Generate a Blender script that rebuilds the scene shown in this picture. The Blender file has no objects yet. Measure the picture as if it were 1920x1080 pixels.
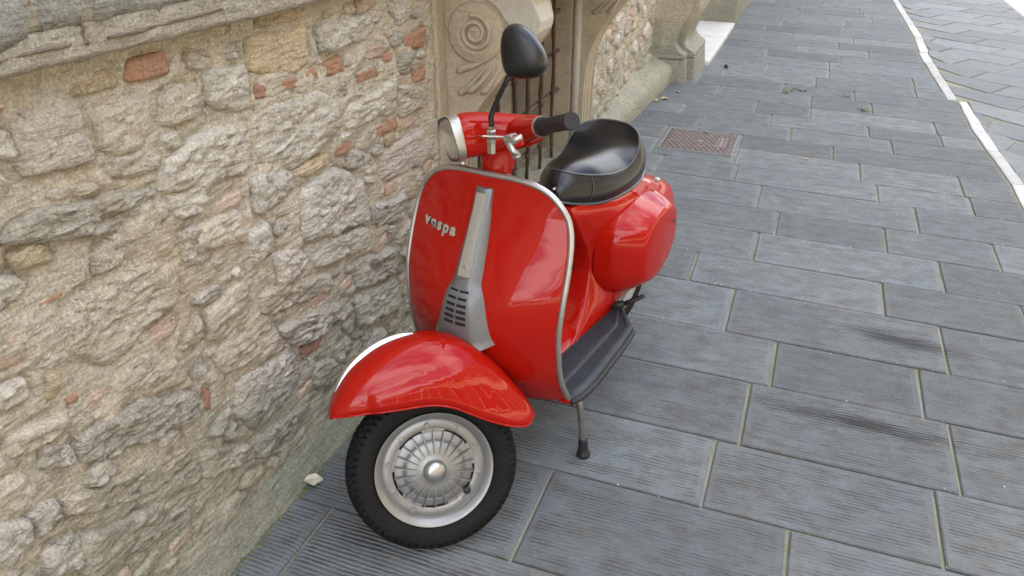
import bpy, bmesh, math, random
import numpy as np
from mathutils import Vector, Matrix, noise

rnd = random.Random(7)
scene = bpy.context.scene
COL = scene.collection

# ------------------------------------------------------------------ camera, sky, sun, exposure
cam_data = bpy.data.cameras.new("camera")
cam_data.sensor_width = 36.0
cam_data.lens = 36.0 * 1445.0 / 1920.0
cam_data.clip_start = 0.05
cam_data.clip_end = 2000.0
cam = bpy.data.objects.new("camera", cam_data)
COL.objects.link(cam)
cam.location = (0.0, 0.0, 1.445)
cam.rotation_euler = (math.radians(90.0 - 28.8184), 0.0, math.radians(20.572))
scene.camera = cam

SUN_EL = math.radians(62.0)
SUN_AZ = math.radians(-94.0)          # clockwise from +Y: the sun stands behind the palazzo wall
world = bpy.data.worlds.new("World")
scene.world = world
world.use_nodes = True
wn = world.node_tree.nodes
wl = world.node_tree.links
bg = wn.get("Background") or wn.new("ShaderNodeBackground")
sky = wn.new("ShaderNodeTexSky")
sky.sky_type = 'NISHITA'
sky.sun_disc = False
sky.sun_elevation = SUN_EL
sky.sun_rotation = SUN_AZ
sky.air_density = 1.0
sky.dust_density = 4.0
sky.ozone_density = 1.0
# broken fair-weather cloud over the whole dome
tc = wn.new("ShaderNodeTexCoord")
sx = wn.new("ShaderNodeSeparateXYZ")
wl.new(tc.outputs["Generated"], sx.inputs[0])
zc_ = wn.new("ShaderNodeMath")
zc_.operation = 'MAXIMUM'
zc_.inputs[1].default_value = 0.0
wl.new(sx.outputs[2], zc_.inputs[0])
za_ = wn.new("ShaderNodeMath")
za_.operation = 'ADD'
za_.inputs[1].default_value = 0.18
wl.new(zc_.outputs[0], za_.inputs[0])
dv_ = wn.new("ShaderNodeVectorMath")
dv_.operation = 'DIVIDE'
cb_ = wn.new("ShaderNodeCombineXYZ")
for k_ in range(3):
    wl.new(za_.outputs[0], cb_.inputs[k_])
wl.new(tc.outputs["Generated"], dv_.inputs[0])
wl.new(cb_.outputs[0], dv_.inputs[1])
cn_ = wn.new("ShaderNodeTexNoise")
cn_.inputs["Scale"].default_value = 1.15
cn_.inputs["Detail"].default_value = 7.0
cn_.inputs["Roughness"].default_value = 0.55
wl.new(dv_.outputs[0], cn_.inputs["Vector"])
cr_ = wn.new("ShaderNodeValToRGB")
cr_.color_ramp.elements[0].position = 0.47
cr_.color_ramp.elements[1].position = 0.60
wl.new(cn_.outputs["Fac"], cr_.inputs[0])
mx_ = wn.new("ShaderNodeMix")
mx_.data_type = 'RGBA'
wl.new(cr_.outputs[0], mx_.inputs[0])
wl.new(sky.outputs[0], mx_.inputs[6])
mx_.inputs[7].default_value = (9.0, 9.1, 9.3, 1.0)
wl.new(mx_.outputs[2], bg.inputs[0])
bg.inputs[1].default_value = 0.15
sun_data = bpy.data.lights.new("sun", 'SUN')
sun_data.energy = 5.0
sun_data.angle = math.radians(0.5)
sun_data.color = (1.0, 0.94, 0.85)
sun = bpy.data.objects.new("sun", sun_data)
COL.objects.link(sun)
sd = Vector((math.sin(SUN_AZ) * math.cos(SUN_EL), math.cos(SUN_AZ) * math.cos(SUN_EL), math.sin(SUN_EL)))
sun.rotation_euler = sd.to_track_quat('Z', 'Y').to_euler()
sun.location = (0, 0, 30)
scene.view_settings.view_transform = 'Standard'
scene.view_settings.look = 'None'
scene.view_settings.gamma = 1.0
scene.view_settings.exposure = 2.05
scene.view_settings.use_curve_mapping = False
scene.render.engine = 'CYCLES'
scene.cycles.use_denoising = True
scene.cycles.max_bounces = 8
scene.cycles.diffuse_bounces = 5

# ------------------------------------------------------------------ material helpers
class NT:
    def __init__(self, name):
        self.m = bpy.data.materials.new(name)
        self.m.use_nodes = True
        self.t = self.m.node_tree
        self.t.nodes.clear()
        self.out = self.n("ShaderNodeOutputMaterial")
        self.b = self.n("ShaderNodeBsdfPrincipled")
        self.t.links.new(self.b.outputs[0], self.out.inputs[0])

    def n(self, kind, **kw):
        nd = self.t.nodes.new(kind)
        for k, v in kw.items():
            setattr(nd, k, v)
        return nd

    def set(self, sock, v):
        if hasattr(v, "is_linked") or hasattr(v, "links"):
            self.t.links.new(v, sock)
        else:
            if sock.type == 'RGBA' and len(v) == 3:
                v = (*v, 1.0)
            sock.default_value = v

    def p(self, **kw):
        for k, v in kw.items():
            self.set(self.b.inputs[k.replace("_", " ")], v)
        return self

    def coord(self, kind="Object"):
        if kind == "World":
            return self.n("ShaderNodeNewGeometry").outputs["Position"]
        return self.n("ShaderNodeTexCoord").outputs[kind]

    def noise(self, vec, scale, detail=4.0, rough=0.55, dist=0.0, out="Fac"):
        nd = self.n("ShaderNodeTexNoise")
        self.set(nd.inputs["Vector"], vec)
        nd.inputs["Scale"].default_value = scale
        nd.inputs["Detail"].default_value = detail
        nd.inputs["Roughness"].default_value = rough
        nd.inputs["Distortion"].default_value = dist
        return nd.outputs[out]

    def voro(self, vec, scale, feature='F1', out="Distance"):
        nd = self.n("ShaderNodeTexVoronoi", feature=feature)
        self.set(nd.inputs["Vector"], vec)
        nd.inputs["Scale"].default_value = scale
        return nd.outputs[out]

    def mapv(self, vec, loc=(0, 0, 0), rot=(0, 0, 0), scale=(1, 1, 1)):
        nd = self.n("ShaderNodeMapping")
        self.set(nd.inputs[0], vec)
        nd.inputs["Location"].default_value = loc
        nd.inputs["Rotation"].default_value = rot
        nd.inputs["Scale"].default_value = scale
        return nd.outputs[0]

    def ramp(self, fac, stops, interp='LINEAR'):
        nd = self.n("ShaderNodeValToRGB")
        cr = nd.color_ramp
        cr.interpolation = interp
        while len(cr.elements) < len(stops):
            cr.elements.new(0.5)
        for e, (pos, c) in zip(cr.elements, stops):
            e.position = pos
            e.color = (c, c, c, 1) if isinstance(c, (int, float)) else (*c, 1)
        self.set(nd.inputs[0], fac)
        return nd.outputs[0]

    def mix(self, fac, a, b, mode='MIX'):
        nd = self.n("ShaderNodeMix", data_type='RGBA', blend_type=mode)
        self.set(nd.inputs[0], fac)
        self.set(nd.inputs[6], a)
        self.set(nd.inputs[7], b)
        return nd.outputs[2]

    def math(self, op, a, b=0.0, clamp=False):
        nd = self.n("ShaderNodeMath", operation=op)
        nd.use_clamp = clamp
        self.set(nd.inputs[0], a)
        self.set(nd.inputs[1], b)
        return nd.outputs[0]

    def sep(self, vec):
        nd = self.n("ShaderNodeSeparateXYZ")
        self.set(nd.inputs[0], vec)
        return nd.outputs

    def rand(self):
        return self.n("ShaderNodeObjectInfo").outputs["Random"]

    def bump(self, height, strength=0.5, dist=0.01, normal=None):
        nd = self.n("ShaderNodeBump")
        nd.inputs["Strength"].default_value = strength
        nd.inputs["Distance"].default_value = dist
        self.set(nd.inputs["Height"], height)
        if normal is not None:
            self.set(nd.inputs["Normal"], normal)
        self.set(self.b.inputs["Normal"], nd.outputs[0])
        return nd.outputs[0]


def hsv(c, v):
    return tuple(x * v for x in c)


MAT = {}


def stone_material(name, c1, c2, speck, chip=1.0, moss=0.35, scale=1.0):
    t = NT(name)
    co = t.coord("World")
    r = t.rand()
    big = t.noise(co, 9 * scale, 6, 0.6)
    col = t.mix(t.ramp(big, [(0.35, 0.0), (0.65, 1.0)]), c1, c2)
    fine = t.noise(co, 75 * scale, 8, 0.7)
    col = t.mix(t.ramp(fine, [(0.28, 0.55), (0.52, 0.0)]), col, hsv(c2, 0.6))
    col = t.mix(t.ramp(t.noise(co, 160, 3, 0.6), [(0.6, 0.0), (0.72, 0.7)]), col, speck)
    # pits and hairline cracks coloured dark, standing in for weak relief shading
    wv_ = t.n("ShaderNodeVectorMath", operation='ADD')
    nz_ = t.n("ShaderNodeVectorMath", operation='SCALE')
    t.set(nz_.inputs[0], t.noise(co, 22, 4, 0.6, out="Color"))
    nz_.inputs["Scale"].default_value = 0.055
    t.set(wv_.inputs[0], co)
    t.set(wv_.inputs[1], nz_.outputs[0])
    warp = wv_.outputs[0]
    edge = t.voro(t.mapv(warp, rot=(0.6, 0, 0), scale=(1, 0.7, 1.6)), 17 * scale, feature='DISTANCE_TO_EDGE')
    crk = t.math('MULTIPLY', t.ramp(edge, [(0.0, 1.0), (0.022, 0.0)]), t.ramp(t.noise(co, 8, 4, 0.6), [(0.53, 0.0), (0.64, 1.0)]))
    crk = t.math('MULTIPLY', crk, min(1.0, chip) * (1.0 if chip > 0.5 else 0.3))
    col = t.mix(t.math('MULTIPLY', crk, 0.40), col, hsv(c2, 0.32))
    spot = t.ramp(t.voro(warp, 62 * scale), [(0.10, 1.0), (0.24, 0.0)])
    spot = t.math('MULTIPLY', spot, t.ramp(t.noise(co, 15, 4, 0.6), [(0.45, 0.0), (0.60, 1.0)]))
    col = t.mix(t.math('MULTIPLY', spot, 0.72 * min(1.0, chip)), col, hsv(c2, 0.42))
    strk = t.noise(t.mapv(co, rot=(0.55, 0, 0), scale=(1, 0.32, 2.2)), 60, 6, 0.7)
    col = t.mix(t.ramp(strk, [(0.54, 0.0), (0.70, 0.55 * min(1.0, chip))]), col, tuple(min(0.8, x * 1.22) for x in c1))
    # grain of lichen and grime: patches with their own outline
    gr = t.noise(co, 5.2, 7, 0.68, 0.6)
    z = t.sep(co)[2]
    low = t.math('MULTIPLY', t.math('SUBTRACT', 0.62, z), 0.56)
    gm = t.math('ADD', gr, t.math('MAXIMUM', low, -0.1))
    col = t.mix(t.math('MULTIPLY', t.ramp(gm, [(0.58, 0.0), (0.74, 1.0)]), min(1.0, moss * 1.7)), col, (0.315, 0.315, 0.24))
    och = t.noise(co, 3.6, 5, 0.6)
    col = t.mix(t.ramp(och, [(0.58, 0.0), (0.75, 0.45)]), col, (0.42, 0.30, 0.15))
    grain = t.math('MULTIPLY', t.ramp(t.noise(co, 190, 2, 0.6), [(0.3, 0.0), (0.7, 1.0)]), 0.52 * min(1.0, chip + 0.2))
    grain2 = t.math('MULTIPLY', t.ramp(t.noise(co, 48, 5, 0.7), [(0.35, 0.0), (0.65, 1.0)]), 0.22 * min(1.0, chip + 0.2))
    val = t.math('ADD', t.math('MULTIPLY', r, 0.22), 0.90 - 0.37 * min(1.0, chip + 0.2))
    val = t.math('ADD', val, t.math('ADD', grain, grain2))
    hs = t.n("ShaderNodeHueSaturation")
    t.set(hs.inputs["Color"], col)
    t.set(hs.inputs["Value"], val)
    hs.inputs["Saturation"].default_value = 1.0
    t.p(Base_Color=hs.outputs[0], Roughness=0.92, Specular_IOR_Level=0.2)
    rot = t.mapv(co, rot=(0.5, 0.3, 0.2), scale=(1, 0.55, 1.9))
    h = t.math('ADD', t.math('MULTIPLY', t.noise(rot, 38, 9, 0.66, 0.5), 1.0), t.math('MULTIPLY', t.voro(rot, 46), 0.5 * chip))
    h = t.math('ADD', h, t.math('MULTIPLY', t.noise(co, 210, 5, 0.65), 0.34))
    pits = t.ramp(t.voro(co, 120), [(0.0, 0.0), (0.22, 1.0)])
    h = t.math('ADD', h, t.math('MULTIPLY', pits, 0.16))
    h = t.math('SUBTRACT', h, t.math('MULTIPLY', crk, 0.5))
    h = t.math('ADD', h, t.math('MULTIPLY', strk, 0.6))
    t.bump(h, 1.0, 0.017 * chip)
    MAT[name] = t.m
    return t.m


stone_material("limestone_white", (0.70, 0.65, 0.552), (0.61, 0.55, 0.448), (0.78, 0.75, 0.670))
stone_material("limestone_beige", (0.65, 0.575, 0.458), (0.58, 0.505, 0.394), (0.74, 0.69, 0.582))
stone_material("limestone_pink", (0.65, 0.56, 0.469), (0.59, 0.515, 0.434), (0.72, 0.68, 0.612))
stone_material("limestone_grey", (0.655, 0.61, 0.517), (0.575, 0.53, 0.439), (0.74, 0.71, 0.631))
stone_material("limestone_rough", (0.655, 0.605, 0.502), (0.565, 0.51, 0.409), (0.74, 0.71, 0.631), chip=1.5, moss=0.25)
stone_material("sandstone_ochre", (0.61, 0.49, 0.316), (0.56, 0.455, 0.305), (0.66, 0.58, 0.454))
stone_material("old_brick", (0.46, 0.262, 0.153), (0.46, 0.27, 0.197), (0.55, 0.42, 0.325), chip=0.7, moss=0.1)
stone_material("old_brick_pale", (0.57, 0.40, 0.305), (0.58, 0.46, 0.365), (0.64, 0.54, 0.434), chip=0.7, moss=0.15)
stone_material("lime_mortar", (0.62, 0.54, 0.414), (0.575, 0.515, 0.409), (0.72, 0.67, 0.571), chip=0.9, moss=0.35, scale=1.2)
stone_material("ledge_grey", (0.40, 0.39, 0.35), (0.34, 0.33, 0.285), (0.5, 0.49, 0.45), chip=0.8, moss=0.3)
stone_material("ledge_concrete", (0.40, 0.35, 0.27), (0.46, 0.42, 0.34), (0.6, 0.56, 0.48), chip=0.9, moss=0.15)
stone_material("fillet_stone", (0.44, 0.435, 0.385), (0.36, 0.355, 0.31), (0.60, 0.60, 0.55), chip=0.8, moss=0.75)
stone_material("carved_stone", (0.46, 0.385, 0.275), (0.40, 0.335, 0.24), (0.52, 0.45, 0.35), chip=0.25, moss=0.3)
stone_material("carved_stone_clean", (0.47, 0.435, 0.36), (0.43, 0.40, 0.335), (0.5, 0.47, 0.4), chip=0.12, moss=0.0)
stone_material("plinth_stone", (0.50, 0.435, 0.32), (0.42, 0.365, 0.27), (0.58, 0.53, 0.43), chip=0.9, moss=0.8)
stone_material("marble_step", (0.68, 0.67, 0.64), (0.60, 0.59, 0.57), (0.7, 0.7, 0.68), chip=0.1, moss=0.0)
stone_material("kerb_white", (0.50, 0.50, 0.485), (0.42, 0.42, 0.405), (0.62, 0.61, 0.58), chip=0.25, moss=0.0)


def simple(name, color, rough=0.5, metal=0.0, bump=0.0, bscale=200, spec=0.5, coat=0.0, var=0.0, vscale=15, **kw):
    t = NT(name)
    co = t.coord("Object")
    c = color
    if var:
        c = t.mix(t.ramp(t.noise(co, vscale, 6, 0.65), [(0.35, 0.0), (0.65, 1.0)]), hsv(color, 1 - var), hsv(color, 1 + var))
    t.p(Base_Color=c, Roughness=rough, Metallic=metal, Specular_IOR_Level=spec)
    if coat:
        t.p(Coat_Weight=coat, Coat_Roughness=0.02)
    if bump:
        t.bump(t.noise(co, bscale, 4, 0.6), bump, 0.002)
    for k, v in kw.items():
        t.set(t.b.inputs[k.replace("_", " ")], v)
    MAT[name] = t.m
    return t


# scooter materials
t = NT("red_paint")
co = t.coord("Object")
dust = t.noise(co, 14, 8, 0.7)
t.p(Base_Color=t.mix(t.ramp(dust, [(0.5, 0.0), (0.8, 0.16)]), (0.345, 0.0070, 0.0026), (0.32, 0.032, 0.020)),
    Roughness=0.5, Specular_IOR_Level=0.02, Coat_Weight=0.58)
t.set(t.b.inputs["Coat Roughness"], t.ramp(t.noise(co, 40, 6, 0.7), [(0.4, 0.012), (0.8, 0.05)]))
nb = t.n("ShaderNodeBump")
nb.inputs["Strength"].default_value = 0.025
nb.inputs["Distance"].default_value = 0.002
t.set(nb.inputs["Height"], t.noise(co, 55, 2, 0.5))
t.set(t.b.inputs["Coat Normal"], nb.outputs[0])
MAT["red_paint"] = t.m
simple("trim_aluminium", (0.44, 0.425, 0.395), 0.42, 0.85, bump=0.15, bscale=300, var=0.08)
simple("chrome", (0.62, 0.62, 0.62), 0.12, 1.0)
simple("steel_dull", (0.45, 0.42, 0.38), 0.38, 1.0, var=0.12, vscale=60)
simple("horn_grey", (0.165, 0.167, 0.17), 0.42, 0.35, bump=0.08, var=0.05)
simple("horn_insert", (0.42, 0.40, 0.355), 0.38, 0.5, bump=0.1, var=0.06, vscale=40)
t = simple("wheel_silver", (0.275, 0.272, 0.262), 0.40, 0.6, bump=0.06, bscale=420, var=0.07, vscale=24)
simple("hub_cap_metal", (0.46, 0.455, 0.44), 0.36, 0.9, var=0.06, vscale=50)
simple("tyre_rubber", (0.0085, 0.0080, 0.0076), 0.74, 0.0, bump=0.3, bscale=260, spec=0.22, var=0.3, vscale=18)
simple("black_rubber", (0.017, 0.017, 0.018), 0.55, 0.0, bump=0.12, bscale=400, spec=0.4, var=0.2)
simple("black_plastic", (0.006, 0.006, 0.0065), 0.36, 0.0, bump=0.1, bscale=600, spec=0.45)
simple("mirror_glass", (0.85, 0.86, 0.87), 0.02, 1.0)
simple("mat_rubber", (0.034, 0.041, 0.048), 0.60, 0.0, bump=0.15, bscale=300, spec=0.4, var=0.25, vscale=22)
simple("hole_shade", (0.010, 0.010, 0.012), 0.8, 0.0)  # near-black colour painting the shade of the holes in the mat
t = NT("seat_vinyl")
co = t.coord("Object")
t.p(Base_Color=(0.006, 0.006, 0.007), Roughness=0.23, Specular_IOR_Level=0.5)
t.bump(t.math('ADD', t.voro(co, 520), t.math('MULTIPLY', t.noise(co, 20, 3), 0.6)), 0.13, 0.002)
MAT["seat_vinyl"] = t.m
simple("seat_piping", (0.045, 0.046, 0.05), 0.22, 0.0, spec=0.6)
simple("lamp_glass", (0.86, 0.84, 0.76), 0.06, 0.0, spec=0.6)
t = NT("lamp_lens")
co = t.coord("Object")
t.p(Base_Color=(0.93, 0.91, 0.85), Roughness=0.04, Transmission_Weight=0.88, IOR=1.4)
wv = t.n("ShaderNodeTexWave", wave_type='BANDS', bands_direction='X')
t.set(wv.inputs[0], co)
wv.inputs["Scale"].default_value = 62
t.bump(wv.outputs[1], 0.5, 0.002)
MAT["lamp_lens"] = t.m
simple("lamp_reflector", (0.80, 0.79, 0.75), 0.18, 1.0)
simple("badge_metal", (0.72, 0.70, 0.64), 0.30, 0.9)
simple("badge_dark", (0.02, 0.025, 0.028), 0.5, 0.0)
simple("tail_red", (0.35, 0.01, 0.01), 0.1, 0.0, coat=0.5)
simple("shade_black", (0.012, 0.010, 0.009), 0.9, 0.0)  # near-black colour standing in for shade inside slots and the drum well
t = simple("rusty_iron", (0.085, 0.050, 0.036), 0.82, 0.25, bump=0.6, bscale=160, var=0.45, vscale=45)
t = simple("rust_bright", (0.14, 0.095, 0.075), 0.78, 0.15, bump=0.5, bscale=160, var=0.45, vscale=60)
t = simple("manhole_pale", (0.20, 0.155, 0.142), 0.55, 0.3, bump=0.3, bscale=200, var=0.22, vscale=30)  # lighter iron for raised scales and boss, lifting the pattern's contrast
simple("manhole_iron", (0.10, 0.075, 0.068), 0.62, 0.35, bump=0.3, bscale=200, var=0.22, vscale=30)
simple("cement_strip", (0.20, 0.205, 0.195), 0.9, 0.0, bump=0.5, bscale=120, var=0.15)
simple("dry_leaf", (0.42, 0.33, 0.18), 0.75, 0.0, bump=0.3, bscale=120, var=0.25, vscale=60)
simple("dry_leaf_pale", (0.50, 0.46, 0.33), 0.75, 0.0, bump=0.3, bscale=120, var=0.2, vscale=60)
simple("pebble_black", (0.02, 0.012, 0.010), 0.5, 0.0)
simple("moss_green", (0.13, 0.15, 0.05), 0.9, 0.0, var=0.35, vscale=40)
simple("weed_green", (0.09, 0.16, 0.035), 0.7, 0.0, var=0.3)
simple("pale_grit", (0.62, 0.62, 0.60), 0.8, 0.0)


def plaster(name, color, var=0.1):
    t = NT(name)
    co = t.coord("World")
    n1 = t.noise(co, 0.6, 7, 0.65)
    c = t.mix(t.ramp(n1, [(0.35, 0.0), (0.65, 1.0)]), hsv(color, 1 - var), hsv(color, 1 + var))
    t.p(Base_Color=c, Roughness=0.93, Specular_IOR_Level=0.2)
    t.bump(t.noise(co, 12, 6), 0.3, 0.01)
    MAT[name] = t.m


plaster("plaster_cream", (0.72, 0.58, 0.40))
plaster("plaster_orange", (0.70, 0.44, 0.24))
plaster("plaster_white", (0.78, 0.71, 0.60))
plaster("wall_upper", (0.45, 0.40, 0.31))
plaster("shutter_green", (0.05, 0.085, 0.06))
plaster("roof_tile", (0.33, 0.16, 0.10))
simple("window_glass", (0.03, 0.035, 0.04), 0.05, 0.0)


# paving: sawn sandstone with tooled grooves, and its smooth drafted margin
def slab_color(t, co, r):
    c = t.mix(t.ramp(t.noise(co, 2.1, 6, 0.6), [(0.38, 0.0), (0.62, 1.0)]), (0.146, 0.172, 0.185), (0.180, 0.196, 0.199))
    c = t.mix(t.ramp(t.noise(co, 13, 7, 0.68), [(0.42, 0.0), (0.68, 0.75)]), c, (0.120, 0.112, 0.095))
    c = t.mix(t.ramp(t.noise(co, 90, 5, 0.7), [(0.50, 0.0), (0.72, 0.5)]), c, (0.235, 0.240, 0.230))
    c = t.mix(t.ramp(t.noise(co, 260, 3, 0.6), [(0.66, 0.0), (0.74, 0.8)]), c, (0.10, 0.10, 0.10))
    hs = t.n("ShaderNodeHueSaturation")
    t.set(hs.inputs["Color"], c)
    t.set(hs.inputs["Value"], t.math('ADD', t.math('MULTIPLY', r, 0.42), 0.80))
    return hs.outputs[0]


def stain(t, co, cx, cy, ang, lx, ly, gw):
    v = t.mapv(co, loc=(-cx, -cy, 0))
    v = t.mapv(v, rot=(0, 0, -ang))
    v = t.mapv(v, scale=(1 / lx, 1 / ly, 0))
    ln = t.n("ShaderNodeVectorMath", operation='LENGTH')
    t.set(ln.inputs[0], v)
    st = t.noise(t.mapv(co, rot=(0, 0, -ang), scale=(9, 70, 1)), 1.0, 6, 0.7)
    f = t.math('ADD', t.math('MULTIPLY', ln.outputs["Value"], -0.8), t.math('MULTIPLY', st, 1.55))
    f = t.math('ADD', f, t.math('MULTIPLY', gw, -0.34))
    return t.ramp(f, [(-0.0, 0.0), (0.20, 0.30), (0.52, 1.0)])


for nm in ("slab_tooled", "slab_margin"):
    t = NT(nm)
    co = t.coord("World")
    r = t.rand()
    c = slab_color(t, co, r)
    if True:
        gk = 0.30 if nm == "slab_margin" else 1.0
        wob = t.noise(t.mapv(co, scale=(3.0, 9.0, 1)), 1.0, 4, 0.6)
        y = t.math('ADD', t.sep(co)[1], t.math('MULTIPLY', wob, 0.024))
        sl = t.math('MULTIPLY', t.sep(co)[0], t.math('MULTIPLY', t.math('SUBTRACT', r, 0.5), 0.03))
        y = t.math('ADD', y, sl)
        ph = t.math('MULTIPLY', y, 2 * math.pi / 0.0118)
        groove = t.math('SINE', ph)
        wear = t.ramp(t.noise(t.mapv(co, scale=(1, 3.2, 1)), 8.0, 6, 0.7), [(0.36, 0.12), (0.60, 1.0)])
        gw = t.math('MULTIPLY', groove, wear)
        hgt = t.math('ADD', t.math('MULTIPLY', gw, 0.42 * gk), t.math('MULTIPLY', t.noise(t.mapv(co, scale=(1, 2.4, 1)), 42, 7, 0.7), 1.15))
        hgt = t.math('ADD', hgt, t.math('MULTIPLY', t.noise(co, 210, 4), 0.3))
        dirt = t.ramp(gw, [(0.0, 1.0), (0.25, 0.0)])
        c = t.mix(t.math('MULTIPLY', t.ramp(t.math('ADD', t.math('MULTIPLY', gw, 0.5), 0.5), [(0.10, 1.0), (0.48, 0.0)]), t.math('MULTIPLY', wear, 0.80 * gk)), c, (0.062, 0.060, 0.055))
        m1 = stain(t, co, 0.47, 2.575, -0.13, 0.25, 0.060, gw)
        m2 = stain(t, co, 0.34, 2.040, -0.04, 0.33, 0.045, gw)
        m3 = stain(t, co, 0.95, 2.03, 0.0, 0.22, 0.05, gw)
        ms = t.math('MAXIMUM', m1, t.math('MAXIMUM', m2, t.math('MULTIPLY', m3, 0.6)))
        c = t.mix(t.math('MULTIPLY', ms, 0.86), c, (0.018, 0.018, 0.020))
        t.p(Base_Color=c, Roughness=0.74, Specular_IOR_Level=0.35)
        t.bump(hgt, 0.8, 0.0085)
    MAT[nm] = t.m

t = NT("joint_sand")
co = t.coord("World")
c = t.mix(t.ramp(t.noise(co, 3.5, 6, 0.65), [(0.42, 0.0), (0.62, 1.0)]), (0.27, 0.26, 0.21), (0.18, 0.20, 0.10))
c = t.mix(t.ramp(t.noise(co, 140, 4, 0.7), [(0.55, 0.0), (0.7, 0.8)]), c, (0.34, 0.34, 0.31))
t.p(Base_Color=c, Roughness=0.95, Specular_IOR_Level=0.15)
t.bump(t.noise(co, 150, 5), 0.7, 0.006)
MAT["joint_sand"] = t.m

t = NT("road_slab")
co = t.coord("World")
c = slab_color(t, co, t.rand())
c = t.mix(0.2, c, (0.19, 0.20, 0.205))
t.p(Base_Color=c, Roughness=0.8, Specular_IOR_Level=0.4)
t.bump(t.noise(co, 40, 7, 0.65), 0.4, 0.006)
MAT["road_slab"] = t.m
plaster("ground_earth", (0.18, 0.17, 0.15))


# ------------------------------------------------------------------ mesh helpers
def tag(o, label=None, cat=None, group=None, kind=None):
    if label: o["label"] = label
    if cat: o["category"] = cat
    if group: o["group"] = group
    if kind: o["kind"] = kind
    return o


def empty(name, loc=(0, 0, 0), rz=0.0, parent=None):
    o = bpy.data.objects.new(name, None)
    o.empty_display_size = 0.1
    COL.objects.link(o)
    o.location = loc
    o.rotation_euler = (0, 0, rz)
    if parent: o.parent = parent
    return o


def link(name, me, mat, parent=None, smooth=True):
    if me.materials:
        pass
    else:
        for m in (mat if isinstance(mat, (list, tuple)) else [mat]):
            me.materials.append(MAT[m])
    if smooth is True:
        me.shade_smooth()
    o = bpy.data.objects.new(name, me)
    COL.objects.link(o)
    if parent: o.parent = parent
    return o


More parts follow.
